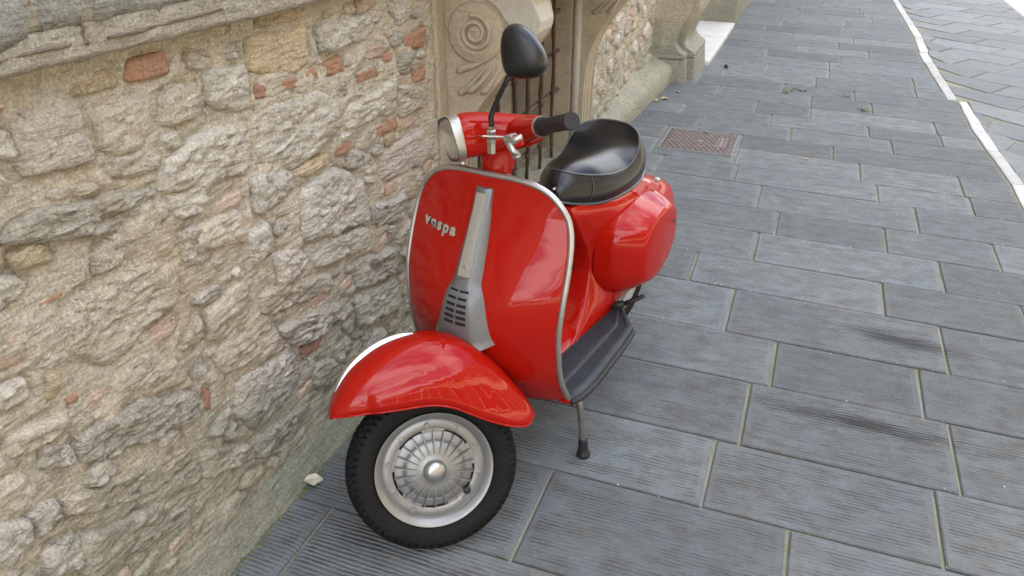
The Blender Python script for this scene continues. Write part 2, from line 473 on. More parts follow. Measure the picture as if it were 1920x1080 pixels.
class MB:
    """collects vertices and faces of one mesh"""
    def __init__(self):
        self.v = []
        self.f = []
        self.mi = []

    def add(self, verts, faces, mi=0, M=None):
        b = len(self.v)
        for p in verts:
            p = Vector(p)
            self.v.append(tuple(M @ p) if M is not None else tuple(p))
        for f in faces:
            self.f.append([i + b for i in f])
            self.mi.append(mi)

    def grid(self, P, cu=False, cv=False, mi=0, flip=False):
        P = np.asarray(P, float)
        nu, nv = P.shape[:2]
        fs = []
        for i in range(nu if cu else nu - 1):
            for j in range(nv if cv else nv - 1):
                a, b = i, (i + 1) % nu
                c, d = j, (j + 1) % nv
                q = [a * nv + c, b * nv + c, b * nv + d, a * nv + d]
                fs.append(q[::-1] if flip else q)
        self.add([tuple(x) for x in P.reshape(-1, 3)], fs, mi)

    def box(self, c, s, M=None, mi=0):
        x, y, z = (k / 2 for k in s)
        vs = [(c[0] + i * x, c[1] + j * y, c[2] + k * z) for i in (-1, 1) for j in (-1, 1) for k in (-1, 1)]
        self.add(vs, [(0, 1, 3, 2), (4, 6, 7, 5), (0, 4, 5, 1), (2, 3, 7, 6), (0, 2, 6, 4), (1, 5, 7, 3)], mi, M)

    def lathe(self, prof, n=48, axis='X', M=None, mi=0, cap=False):
        """prof: (radius, along) pairs"""
        vs, fs = [], []
        for k in range(n):
            a = 2 * math.pi * k / n
            for r, h in prof:
                if axis == 'X': vs.append((h, r * math.cos(a), r * math.sin(a)))
                elif axis == 'Y': vs.append((r * math.cos(a), h, r * math.sin(a)))
                else: vs.append((r * math.cos(a), r * math.sin(a), h))
        m = len(prof)
        for k in range(n):
            for j in range(m - 1):
                k2 = (k + 1) % n
                fs.append((k * m + j, k2 * m + j, k2 * m + j + 1, k * m + j + 1))
        self.add(vs, fs, mi, M)

    def tube(self, pts, r, n=10, caps=True, mi=0, closed=False, flat=None):
        pts = [Vector(p) for p in pts]
        N = len(pts)
        rs = r if isinstance(r, (list, tuple, np.ndarray)) else [r] * N
        rings = []
        up = None
        for i, p in enumerate(pts):
            if closed:
                d = pts[(i + 1) % N] - pts[i - 1]
            else:
                d = pts[min(i + 1, N - 1)] - pts[max(i - 1, 0)]
            d.normalize()
            if up is None:
                up = Vector((0, 0, 1)) if abs(d.z) < 0.9 else Vector((1, 0, 0))
            s = d.cross(up)
            if s.length < 1e-6: s = d.orthogonal()
            s.normalize()
            up = s.cross(d).normalized()
            rings.append([p + (s * math.cos(2 * math.pi * k / n) + up * math.sin(2 * math.pi * k / n)) * rs[i] for k in range(n)])
        vs = [tuple(v) for rg in rings for v in rg]
        fs = []
        for i in range(N if closed else N - 1):
            i2 = (i + 1) % N
            for k in range(n):
                k2 = (k + 1) % n
                fs.append((i * n + k, i * n + k2, i2 * n + k2, i2 * n + k))
        if caps and not closed:
            fs.append(tuple(range(n))[::-1])
            fs.append(tuple((N - 1) * n + k for k in range(n)))
        self.add(vs, fs, mi)

    def prism(self, poly, axis, a, b, mi=0):
        """poly extruded along axis ('X','Y','Z') from a to b"""
        n = len(poly)
        def pt(u, v, w):
            return {'X': (w, u, v), 'Y': (u, w, v), 'Z': (u, v, w)}[axis]
        vs = [pt(u, v, a) for u, v in poly] + [pt(u, v, b) for u, v in poly]
        fs = [tuple(range(n))[::-1], tuple(range(n, 2 * n))]
        for i in range(n):
            j = (i + 1) % n
            fs.append((i, j, n + j, n + i))
        self.add(vs, fs, mi)

    def mesh(self, name):
        me = bpy.data.meshes.new(name)
        me.from_pydata(self.v, [], self.f)
        me.polygons.foreach_set("material_index", self.mi)
        me.update()
        bm = bmesh.new()
        bm.from_mesh(me)
        bmesh.ops.remove_doubles(bm, verts=bm.verts, dist=1e-6)
        bmesh.ops.recalc_face_normals(bm, faces=bm.faces)
        bm.to_mesh(me)
        bm.free()
        return me

    def build(self, name, mat, parent=None, smooth=True, bevel=0.0, subsurf=0, solid=0.0, seg=2, sharp=None, offset=-1.0):
        me = self.mesh(name)
        o = link(name, me, mat, parent, smooth)
        if solid:
            md = o.modifiers.new("solid", 'SOLIDIFY')
            md.thickness = solid
            md.offset = offset
        if bevel:
            md = o.modifiers.new("bevel", 'BEVEL')
            md.width = bevel
            md.segments = seg
            md.limit_method = 'ANGLE'
            md.angle_limit = math.radians(35)
        if subsurf:
            md = o.modifiers.new("sub", 'SUBSURF')
            md.levels = subsurf
            md.render_levels = subsurf
        if sharp:
            me.set_sharp_from_angle(angle=math.radians(sharp))
        return o


def catmull(keys, n):
    """keys [k, d] -> n rows, Catmull-Rom with even parameter"""
    K = np.asarray(keys, float)
    P = np.vstack([2 * K[0] - K[1], K, 2 * K[-1] - K[-2]])
    out = []
    for t in np.linspace(0, len(K) - 1, n):
        i = min(int(t), len(K) - 2)
        u = t - i
        a, b, c, d = P[i], P[i + 1], P[i + 2], P[i + 3]
        out.append(0.5 * ((2 * b) + (-a + c) * u + (2 * a - 5 * b + 4 * c - d) * u * u + (-a + 3 * b - 3 * c + d) * u ** 3))
    return np.array(out)


def pick(keys, x):
    """smooth 1-d table lookup: keys rows (x, a, b, ...)"""
    K = np.asarray(keys, float)
    xs = K[:, 0]
    x = float(min(max(x, xs[0]), xs[-1]))
    i = int(min(max(np.searchsorted(xs, x) - 1, 0), len(xs) - 2))
    u = (x - xs[i]) / (xs[i + 1] - xs[i])
    def tan(j):
        if j == 0: return (K[1] - K[0]) / (xs[1] - xs[0])
        if j == len(xs) - 1: return (K[-1] - K[-2]) / (xs[-1] - xs[-2])
        return (K[j + 1] - K[j - 1]) / (xs[j + 1] - xs[j - 1])
    h = xs[i + 1] - xs[i]
    u2, u3 = u * u, u ** 3
    return ((2 * u3 - 3 * u2 + 1) * K[i] + (u3 - 2 * u2 + u) * h * tan(i) + (-2 * u3 + 3 * u2) * K[i + 1] + (u3 - u2) * h * tan(i + 1))[1:]


def fbm(p, octv=5, s=1.0):
    return noise.fractal(Vector(p) * s, 0.9, 2.1, octv, noise_basis='PERLIN_ORIGINAL')


def copy_obj(o, parent=None):
    c = o.copy()
    COL.objects.link(c)
    c.parent = parent if parent is not None else o.parent
    return c

# ================================================================== GROUND, PAVEMENT, ROAD
mb = MB()
mb.add([(-300, -300, -0.16), (300, -300, -0.16), (300, 300, -0.16), (-300, 300, -0.16)], [(0, 1, 2, 3)])
tag(mb.build("ground", "ground_earth", smooth=False), kind="structure")

KIN = [(-16, 1.125), (2.0, 1.115), (4.05, 1.092), (4.365, 1.097), (5.40, 1.035), (6.06, 1.039), (6.07, 0.972), (7.69, 0.905), (7.70, 0.915), (8.44, 0.924), (10.87, 0.854), (16, 0.75)]
KOUT = [(-16, 1.191), (2.0, 1.181), (4.49, 1.153), (4.61, 1.142), (5.29, 1.110), (6.06, 1.089), (6.07, 1.034), (7.72, 0.976), (7.73, 0.989), (8.46, 0.993), (10.89, 0.916), (16, 0.816)]


def kx(tab, y):
    ys, xs = zip(*tab)
    return float(np.interp(y, ys, xs))


# joint bed under the slabs
mb = MB()
ys = np.linspace(-12, 16, 60)
for a, b in zip(ys[:-1], ys[1:]):
    mb.add([(-1.12, a, -0.009), (kx(KIN, a) + .01, a, -0.009), (kx(KIN, b) + .01, b, -0.009), (-1.12, b, -0.009)], [(0, 1, 2, 3)])
pavement = tag(mb.build("pavement", "joint_sand", smooth=False), kind="structure")
mb = MB()
mb.add([(0.7, -14, -0.020), (6.9, -14, -0.020), (6.9, 18, -0.020), (0.7, 18, -0.020)], [(0, 1, 2, 3)])
road = tag(mb.build("road", "joint_sand", smooth=False), kind="structure")


def slab_mesh(q, top=0.0, thick=0.045, margin=0.014, cham=0.004, inner=True):
    """q: four corners (x, y) counter-clockwise, outer joint edge"""
    c = Vector((sum(p[0] for p in q) / 4, sum(p[1] for p in q) / 4, 0))
    L = [Vector((p[0], p[1], 0)) - c for p in q]
    def inset(d):
        out = []
        for i in range(4):
            p, a, b = L[i], L[i - 1], L[(i + 1) % 4]
            e1, e2 = (a - p).normalized(), (b - p).normalized()
            out.append(p + (e1 + e2) * d)
        return out
    rings = [(L, top - thick), (L, top - cham)] + [(inset(cham), top - rnd.random() * .0008)]
    if inner:
        rings += [(inset(margin), top + .0002), (inset(margin + .004), top + .0008)]
    vs, fs, mi = [], [], []
    for r, z in rings:
        vs += [(p.x, p.y, z) for p in r]
    for k in range(len(rings) - 1):
        for i in range(4):
            j = (i + 1) % 4
            fs.append((k * 4 + i, k * 4 + j, k * 4 + 4 + j, k * 4 + 4 + i))
            mi.append(1)
    n = (len(rings) - 1) * 4
    fs.append((n, n + 1, n + 2, n + 3))
    mi.append(0)
    me = bpy.data.meshes.new("paving_slab")
    me.from_pydata(vs, [], fs)
    me.polygons.foreach_set("material_index", mi)
    me.update()
    return me, c


ROWS = [(-1.24, 0), (-0.93, 0), (-0.62, 0), (-0.31, 0), (0.0, 0), (0.30, 0), (0.605, 0), (0.91, 0), (1.207, 0), (1.541, -.002), (1.826, -.005), (2.145, -.01), (2.428, -.02),
        (2.758, -.04), (3.030, -.03), (3.333, -.05), (3.610, -.05), (3.930, -.06), (4.187, -.07), (4.490, -.075),
        (4.750, -.08), (5.022, -.09), (5.268, -.11), (5.56, -.12), (5.86, -.13)]
JX = {7: [-.943, -.30, .42], 8: [-.459, .155, .72], 9: [-.66, -.060, .503], 10: [-.56, .004, .572], 11: [-.55, .066, .508],
      12: [-.68, -.113, .604], 13: [-.82, -.293, .425, .901], 14: [-.62, -.070, .650], 15: [-.58, -.002, .455, .886],
      16: [-.70, -.108, .601], 17: [-.662, -.252, .443, .864], 18: [-.745, -.285, .365, .848], 19: [-.745, -.285, .228],
      20: [-.574, -.016, .549], 21: [-.72, -.155, .431, .834], 22: [-.268, .08, .823], 23: [-.566, .078, .466], 24: [-.75, -.12, .36]}
y, sl = 5.86, -.13
while y < 14.5:
    y += 0.29 + rnd.random() * .03
    sl = max(-.13, min(-.07, sl + rnd.uniform(-.01, .014)))
    ROWS.append((y, sl))
for k in range(len(ROWS) - 1):
    (ya, sa), (yb, sb) = ROWS[k], ROWS[k + 1]
    ym = (ya + yb) / 2
    xr = kx(KIN, ym) - .012
    xl = -1.10 if ym < 5.9 else (-.9 if ym < 6.6 else -.745)
    js = JX.get(k)
    if js is None:
        js, x = [], xl - rnd.random() * .4
        while x < xr - .3:
            x += rnd.choice([.46, .55, .6, .68])
            if x > xl + .15 and x < xr - .15: js.append(x)
    xs = [xl] + [x for x in js if xl < x < xr] + [xr]
    for i in range(len(xs) - 1):
        g = .0040 + rnd.random() * .0022
        x0, x1 = xs[i] + g, xs[i + 1] - g
        gy = .0026 + rnd.random() * .0014
        def Y(base, s, x): return base + s * x
        j = lambda: rnd.uniform(-.0016, .0016)
        x0b, x1b = x0, x1
        if i == len(xs) - 2:
            x1 = kx(KIN, Y(ya, sa, 1)) - .010
            x1b = kx(KIN, Y(yb, sb, 1)) - .010
        q = [(x0 + j(), Y(ya, sa, x0) + gy + j()), (x1 + j(), Y(ya, sa, x1) + gy + j()), (x1b + j(), Y(yb, sb, x1b) - gy + j()), (x0b + j(), Y(yb, sb, x0b) - gy + j())]
        me, c = slab_mesh(q, top=rnd.uniform(-.0014, .0014))
        o = link("paving_slab", me, ["slab_tooled", "slab_margin"], pavement, smooth=False)
        o.location = c
        o.rotation_euler = (rnd.uniform(-.003, .003), rnd.uniform(-.002, .002), 0)

# road slabs laid on the skew
ang = math.radians(-32)
ca, sa_ = math.cos(ang), math.sin(ang)
W_, L_ = .34, .62
for r in range(-40, 60):
    for c_ in range(-30, 40):
        u0 = c_ * L_ + (r % 2) * L_ * .5
        v0 = r * W_
        cx, cy = u0 * ca - v0 * sa_ + 2.0, u0 * sa_ + v0 * ca + 7.0
        if not (kx(KOUT, cy) - .28 < cx < 3.8 and 0.4 < cy < 13.8): continue
        q = []
        for du, dv in ((-.5, -.5), (.5, -.5), (.5, .5), (-.5, .5)):
            u, v = u0 + du * (L_ - .012), v0 + dv * (W_ - .010)
            x, yy = u * ca - v * sa_ + 2.0, u * sa_ + v * ca + 7.0
            q.append((max(x, kx(KOUT, yy) + .012), yy))
        area = abs(sum(q[k][0] * q[(k + 1) % 4][1] - q[(k + 1) % 4][0] * q[k][1] for k in range(4))) / 2
        if area < .02: continue
        me, c = slab_mesh(q, top=0, inner=False, cham=.006)
        o = link("road_slab", me, "road_slab", road, smooth=False)
        o.location = c + Vector((0, 0, -.012 + rnd.uniform(-.0015, .0015)))

# kerb of white stones
kerb = tag(empty("kerb", (1.1, 4, 0)), kind="structure")


def attach(o, root):
    o.parent = root
    o.matrix_parent_inverse = root.matrix_basis.inverted()
    return o


cuts = [2.0, 2.9, 3.7, 4.4, 4.95, 5.5, 6.055]
cuts2 = [6.075, 6.75, 7.3, 7.69]
cuts3 = [7.705, 8.2, 8.44]
cuts4 = [8.45, 9.1, 9.8, 10.5, 11.2, 12, 12.8, 13.6]
lead = [-11 + k * .95 for k in range(14)]
for cl in (lead[:], cuts, cuts2, cuts3, cuts4):
    if cl[0] == -11: cl.append(1.99)
    for a, b in zip(cl[:-1], cl[1:]):
        mb = MB()
        n = 4
        P = []
        for k in range(n + 1):
            yy = a + .004 + (b - a - .008) * k / n
            xi, xo = kx(KIN, yy), kx(KOUT, yy)
            w = rnd.uniform(-.003, .003)
            P.append([(xi + w, yy, -.06), (xi + w, yy, .0005), (xi + .005 + w, yy, .0035), (xo - .006 + w, yy, .003), (xo + w, yy, -.001), (xo + w, yy, -.14)])
        mb.grid(P)
        mb.add([P[0][i] for i in range(6)], [(0, 1, 2, 3, 4, 5)])
        mb.add([P[-1][i] for i in range(6)], [(5, 4, 3, 2, 1, 0)])
        attach(mb.build("kerb_stone", "kerb_white", smooth=False, parent=kerb), kerb)

# ================================================================== THE STONE BUILDING
bld = tag(empty("stone_building", (-1.1, 3.0, 0)), "old stone palazzo with rubble wall, carved consoles and barred basement opening along the pavement", "building")


def bpart(mb, name, mat, **kw):
    o = mb.build(name, mat, **kw)
    return attach(o, bld)


XW = -1.10
# core of the wall, behind the mortar face
mb = MB()
def bx(x0, x1, y0, y1, z0, z1): mb.box(((x0 + x1) / 2, (y0 + y1) / 2, (z0 + z1) / 2), (x1 - x0, y1 - y0, z1 - z0))
bx(-2.2, XW - .03, -14, 2.42, -.15, 1.19)
bx(-2.2, XW - .03, 3.92, 6.45, -.15, 1.19)
bx(-2.2, -1.70, 2.42, 3.92, -.15, 1.19)
bx(-2.2, XW - .03, 2.42, 3.92, -.15, .055)
bx(-2.2, XW - .012, -14, 6.45, 1.19, 2.6)
bx(-2.2, -1.45, 6.45, 8.45, -.15, 2.6)
bpart(mb, "wall_core", "lime_mortar", smooth=False)
mb = MB()
bx(-4.0, XW + .02, -14, 18, 2.6, 5.75)
bpart(mb, "upper_wall", "wall_upper", smooth=False)
mb = MB()
bx(-5.0, -.97, -14.5, 18.5, 5.75, 5.87)
bpart(mb, "eaves", "roof_tile", smooth=False)


def mort(y, z):
    return XW + .0065 + .010 * fbm((y, z, 3.1), 3, 4.5) + .0065 * fbm((y, z, 8.1), 4, 14) + .0028 * fbm((y, z, 1.7), 3, 48) - .0105 * sunk(y, z)


def mortar_face(y0, y1, z0, z1, step):
    ny, nz = int((y1 - y0) / step) + 1, int((z1 - z0) / step) + 1
    P = np.zeros((ny, nz, 3))
    for i in range(ny):
        for k in range(nz):
            y, z = y0 + (y1 - y0) * i / (ny - 1), z0 + (z1 - z0) * k / (nz - 1)
            P[i, k] = (mort(y, z), y, z)
    m = MB()
    m.grid(P)
    return bpart(m, "mortar", "lime_mortar")


KIND = {'brick': ("brick", "old_brick", .0085, .003), 'brickpink': ("brick", "old_brick_pale", .0085, .003), 'ochre': ("stone", "sandstone_ochre", .015, .004),
        'white': ("stone", "limestone_white", .0180, .0090), 'beige': ("stone", "limestone_beige", .0155, .0080), 'pink': ("stone", "limestone_pink", .0175, .0045),
        'grey': ("stone", "limestone_grey", .0165, .0090), 'rough': ("stone", "limestone_rough", .0180, .0120)}


def chaikin(p, it=2):
    for _ in range(it):
        q = []
        for i in range(len(p)):
            a, b = np.array(p[i]), np.array(p[(i + 1) % len(p)])
            q += [a * .75 + b * .25, a * .25 + b * .75]
        p = q
    return np.array(p)


def corner_cut(p, k):
    q = []
    for i in range(len(p)):
        a, b, c = np.array(p[i - 1]), np.array(p[i]), np.array(p[(i + 1) % len(p)])
        q += [b + (a - b) * k, b + (c - b) * k]
    return np.array(q)


def wall_stone(kind, poly, res=.0085):
    name, mat, H, amp = KIND[kind]
    p = np.array(poly) if 'brick' in kind else corner_cut(poly, .13)
    irr = .35 if 'brick' in kind else 1.0
    d = np.r_[0, np.cumsum(np.linalg.norm(np.diff(np.vstack([p, p[:1]]), axis=0), axis=1))]
    n = int(max(18, min(110, d[-1] / res)))
    pc = np.vstack([p, p[:1]])
    s = np.linspace(0, d[-1], n, endpoint=False)
    B = np.stack([np.interp(s, d, pc[:, 0]), np.interp(s, d, pc[:, 1])], -1)
    c = B.mean(0)
    B = c + (B - c) * 1.10
    for i in range(n):
        w = fbm((B[i, 0], B[i, 1], 5.5), 5, 20)
        w2 = fbm((B[i, 0], B[i, 1], 9.5), 4, 9)
        B[i] += (B[i] - c) / (np.linalg.norm(B[i] - c) + 1e-6) * irr * (.0100 * w + .011 * w2) * min(1, np.linalg.norm(B[i] - c) / .05)
    rad = np.linalg.norm(B - c, axis=1).mean()
    nr = int(max(4, min(16, rad / res)))
    H *= rnd.uniform(.7, 1.25)
    H *= min(1.0, .45 + rad / .08)
    ty, tz = rnd.uniform(-.08, .08), rnd.uniform(-.08, .12)
    off = rnd.random() * 40
    ts = [1.0, .985] + [1 - (k / nr) ** 1.0 for k in range(1, nr)]
    rows = []
    for q, t in enumerate(ts):
        row = []
        for i in range(n):
            y, z = c + (B[i] - c) * t
            h = H * (1 - t ** 12) + ty * (y - c[0]) + tz * (z - c[1])
            v = Vector((y * 1.0 + off, z * 1.7, off))
            dd, _ = noise.voronoi(v * 26)
            e = 1 - t ** 8
            fr = (z * 34 + y * 9 + 1.3 * fbm(v, 3, 10)) % 1.0
            h += amp * .55 * (fr ** 1.5 if fr < .86 else (1 - fr) / .14 * .8) * e
            h += amp * (.9 * fbm(v, 4, 13) + 1.6 * min(dd[1] - dd[0], .45) - .35 + .35 * fbm(v, 3, 60)) * (.25 + .75 * e)
            if q == 0: h = -.022
            row.append((XW + h, y, z))
        rows.append(row)
    m = MB()
    m.grid(np.array(rows), cv=True)
    m.add([tuple(np.mean(np.array(rows[-1]), axis=0))] + rows[-1], [(0, i + 1, (i + 1) % n + 1) for i in range(n)])
    return bpart(m, name, mat)


STONES = [
  ('brick', [(1.03,1.146),(1.12,1.148),(1.123,1.108),(1.079,1.106),(1.019,1.114)]),
  ('ochre', [(0.916,1.143),(0.983,1.15),(1.005,1.125),(1.0,1.11),(0.946,1.11),(0.91,1.112),(0.899,1.122)]),
  ('brick', [(0.763,1.142),(0.793,1.134),(0.784,1.123),(0.757,1.126)]),
  ('pink', [(0.805,1.118),(0.854,1.113),(0.908,1.107),(0.907,1.075),(0.919,1.025),(0.908,1.007),(0.846,1.014),(0.788,1.019),(0.786,1.06)]),
  ('beige', [(0.931,1.091),(0.985,1.093),(1.068,1.07),(1.057,1.024),(0.992,1.002),(0.926,1.019)]),
  ('beige', [(1.078,1.073),(1.124,1.083),(1.178,1.075),(1.181,1.043),(1.157,1.014),(1.068,1.021)]),
  ('white', [(1.221,1.091),(1.338,1.08),(1.322,0.988),(1.278,0.992),(1.209,1.022)]),
  ('ochre', [(1.363,1.131),(1.462,1.13),(1.565,1.12),(1.552,1.04),(1.491,1.033),(1.348,1.057)]),
  ('brick', [(1.357,1.031),(1.391,1.025),(1.384,0.997),(1.353,1.0)]),
  ('brick', [(1.436,1.022),(1.509,1.013),(1.503,0.988),(1.434,0.997)]),
  ('brick', [(1.533,1.018),(1.59,1.016),(1.59,0.992),(1.537,0.991)]),
  ('brick', [(1.621,1.021),(1.695,1.025),(1.698,0.987),(1.619,0.986)]),
  ('brick', [(1.761,0.962),(1.857,0.962),(1.872,0.937),(1.757,0.939)]),
  ('white', [(1.609,1.103),(1.681,1.112),(1.857,1.101),(1.847,1.045),(1.617,1.046)]),
  ('brick', [(2.052,1.008),(2.164,1.015),(2.158,0.959),(2.033,0.973)]),
  ('white', [(1.349,0.971),(1.457,0.965),(1.57,0.967),(1.649,0.902),(1.63,0.86),(1.541,0.834),(1.443,0.826),(1.323,0.866)]),
  ('white', [(1.055,0.951),(1.168,0.974),(1.317,0.969),(1.29,0.856),(1.14,0.874),(1.042,0.906)]),
  ('brick', [(1.733,0.811),(1.936,0.796),(1.939,0.771),(1.739,0.781)]),
  ('brick', [(1.63,0.806),(1.707,0.8),(1.679,0.772),(1.625,0.783)]),
  ('ochre', [(1.478,0.814),(1.592,0.806),(1.581,0.779),(1.462,0.788)]),
  ('white', [(1.68,0.893),(1.953,0.907),(1.939,0.812),(1.675,0.838)]),
  ('rough', [(0.743,0.958),(0.814,0.959),(0.902,0.945),(1.022,0.918),(1.012,0.885),(0.89,0.878),(0.724,0.937)]),
  ('beige', [(0.818,0.989),(0.902,0.974),(0.908,0.956),(0.822,0.97)]),
  ('beige', [(0.737,1.059),(0.746,1.055),(0.757,1.019),(0.751,1.003),(0.72,1.012)]),
  ('grey', [(1.453,0.747),(1.609,0.758),(1.734,0.682),(1.762,0.555),(1.641,0.577),(1.434,0.622)]),
  ('white', [(1.035,0.895),(1.143,0.883),(1.14,0.825),(1.042,0.848)]),
  ('beige', [(1.11,0.802),(1.249,0.797),(1.237,0.706),(1.104,0.759)]),
  ('grey', [(1.775,0.592),(1.973,0.552),(1.947,0.478),(1.768,0.516)]),
  ('pink', [(1.855,0.715),(2.089,0.721),(2.146,0.652),(2.091,0.609),(1.841,0.63)]),
  ('brick', [(1.912,0.985),(1.957,0.979),(1.954,0.96),(1.915,0.965)]),
  ('brickpink', [(1.784,1.022),(1.904,1.016),(1.899,0.981),(1.79,0.994)]),
  ('brick', [(2.081,0.898),(2.158,0.895),(2.154,0.861),(2.077,0.871)]),
  ('ochre', [(1.884,0.767),(1.93,0.753),(1.918,0.722),(1.877,0.728)]),
  ('beige', [(1.176,1.135),(1.233,1.111),(1.219,1.096),(1.173,1.102)]),
  ('beige', [(0.944,0.997),(1.043,0.986),(1.048,0.958),(0.981,0.95),(0.937,0.974)]),
  ('ochre', [(1.392,1.171),(1.549,1.167),(1.541,1.134),(1.385,1.141)]),
  ('beige', [(1.978,0.888),(2.135,0.837),(2.128,0.782),(1.978,0.794)]),
  ('grey', [(1.303,0.851),(1.43,0.808),(1.438,0.764),(1.278,0.753)]),
  ('white', [(0.783,1.093),(0.752,1.102),(0.742,1.074),(0.774,1.057)]),
  ('brick', [(0.734,0.823),(0.787,0.822),(0.79,0.814),(0.736,0.814)]),
  ('brickpink', [(0.644,0.8),(0.729,0.786),(0.729,0.757),(0.695,0.743),(0.627,0.752)]),
  ('beige', [(0.77,0.789),(0.884,0.809),(1.021,0.763),(1.008,0.687),(0.916,0.678),(0.832,0.648),(0.768,0.703)]),
  ('ochre', [(0.725,0.916),(0.764,0.922),(0.789,0.904),(0.793,0.878),(0.745,0.886),(0.724,0.896)]),
  ('white', [(1.055,0.813),(1.119,0.801),(1.125,0.714),(1.053,0.741)]),
  ('white', [(1.241,0.733),(1.314,0.735),(1.322,0.663),(1.243,0.649)]),
  ('grey', [(1.434,0.613),(1.736,0.54),(1.745,0.483),(1.49,0.52)]),
  ('beige', [(1.08,0.625),(1.216,0.636),(1.201,0.531),(1.078,0.542)]),
  ('beige', [(1.25,0.576),(1.517,0.497),(1.524,0.453),(1.257,0.504)]),
  ('rough', [(1.299,0.456),(1.529,0.398),(1.612,0.37),(1.62,0.316),(1.363,0.364)]),
  ('brick', [(1.367,0.351),(1.469,0.347),(1.459,0.3),(1.367,0.315)]),
  ('grey', [(1.132,0.408),(1.334,0.366),(1.322,0.249),(1.166,0.246),(1.116,0.324)]),
  ('white', [(1.413,0.275),(1.496,0.232),(1.462,0.152),(1.405,0.203)]),
  ('brickpink', [(1.369,0.183),(1.43,0.163),(1.418,0.108),(1.365,0.13)]),
  ('grey', [(1.146,0.22),(1.309,0.193),(1.315,0.121),(1.144,0.159)]),
  ('beige', [(0.985,0.328),(1.133,0.22),(1.13,0.181),(0.972,0.243)]),
  ('ochre', [(0.714,0.704),(0.744,0.691),(0.725,0.648),(0.699,0.659)]),
  ('white', [(0.623,0.726),(0.681,0.719),(0.673,0.678),(0.611,0.692)]),
  ('brick', [(0.735,0.634),(0.757,0.636),(0.757,0.62),(0.735,0.623)]),
  ('beige', [(0.616,0.639),(0.718,0.617),(0.713,0.591),(0.619,0.597),(0.608,0.617)]),
  ('rough', [(0.662,0.591),(0.715,0.553),(0.708,0.521),(0.647,0.548)]),
  ('rough', [(0.725,0.552),(0.864,0.538),(0.993,0.468),(0.987,0.41),(0.785,0.473),(0.716,0.513)]),
  ('beige', [(0.668,0.468),(0.768,0.421),(0.979,0.343),(0.968,0.305),(0.811,0.339),(0.669,0.428)]),
  ('beige', [(0.568,0.574),(0.613,0.581),(0.636,0.536),(0.615,0.494),(0.555,0.536)]),
  ('grey', [(0.604,0.496),(0.658,0.478),(0.649,0.431),(0.594,0.429)]),
  ('beige', [(0.685,0.362),(0.793,0.31),(0.989,0.223),(1.035,0.135),(0.835,0.203),(0.677,0.265),(0.661,0.3)]),
  ('white', [(0.549,0.519),(0.593,0.485),(0.593,0.438),(0.552,0.424),(0.523,0.447)]),
  ('grey', [(0.599,0.407),(0.673,0.383),(0.655,0.306),(0.587,0.354)]),
  ('brick', [(1.03,0.451),(1.05,0.442),(1.036,0.392),(1.015,0.407)]),
  ('beige', [(1.013,0.606),(1.06,0.628),(1.05,0.559),(0.983,0.568)]),
  ('rough', [(1.665,0.456),(1.878,0.412),(1.887,0.326),(1.667,0.368)]),
  ('grey', [(1.646,0.357),(1.884,0.304),(1.89,0.19),(1.646,0.255)]),
  ('beige', [(1.081,0.514),(1.159,0.511),(1.236,0.474),(1.211,0.423),(1.097,0.451)]),
  ('beige', [(0.893,0.632),(0.983,0.568),(0.936,0.54),(0.857,0.571),(0.836,0.608)]),
  ('white', [(1.328,0.634),(1.423,0.627),(1.452,0.558),(1.335,0.55)]),
]


RES = .006
OY, OZ = -1.7, -.1
occ = np.zeros((int(8 / RES), int(1.5 / RES)), bool)
GY, GZ = np.meshgrid(OY + RES * np.arange(occ.shape[0]), OZ + RES * np.arange(occ.shape[1]), indexing='ij')


def raster(poly, grow=1.0):
    p = np.array(poly)
    c = p.mean(0)
    p = c + (p - c) * grow
    i0, i1 = int((p[:, 0].min() - OY) / RES), int((p[:, 0].max() - OY) / RES) + 2
    k0, k1 = int((p[:, 1].min() - OZ) / RES), int((p[:, 1].max() - OZ) / RES) + 2
    i0, k0 = max(i0, 0), max(k0, 0)
    y, z = GY[i0:i1, k0:k1], GZ[i0:i1, k0:k1]
    ins = np.zeros(y.shape, bool)
    for a, b in zip(p, np.roll(p, -1, axis=0)):
        cr = ((a[1] > z) != (b[1] > z))
        with np.errstate(divide='ignore', invalid='ignore'):
            xx = (b[0] - a[0]) * (z - a[1]) / (b[1] - a[1] + 1e-12) + a[0]
        ins ^= cr & (y < xx)
    return (slice(i0, i1), slice(k0, k1)), ins


for kd, poly in STONES:
    s_, ins = raster(poly, 1.06)
    occ[s_] |= ins
    wall_stone(kd, poly)


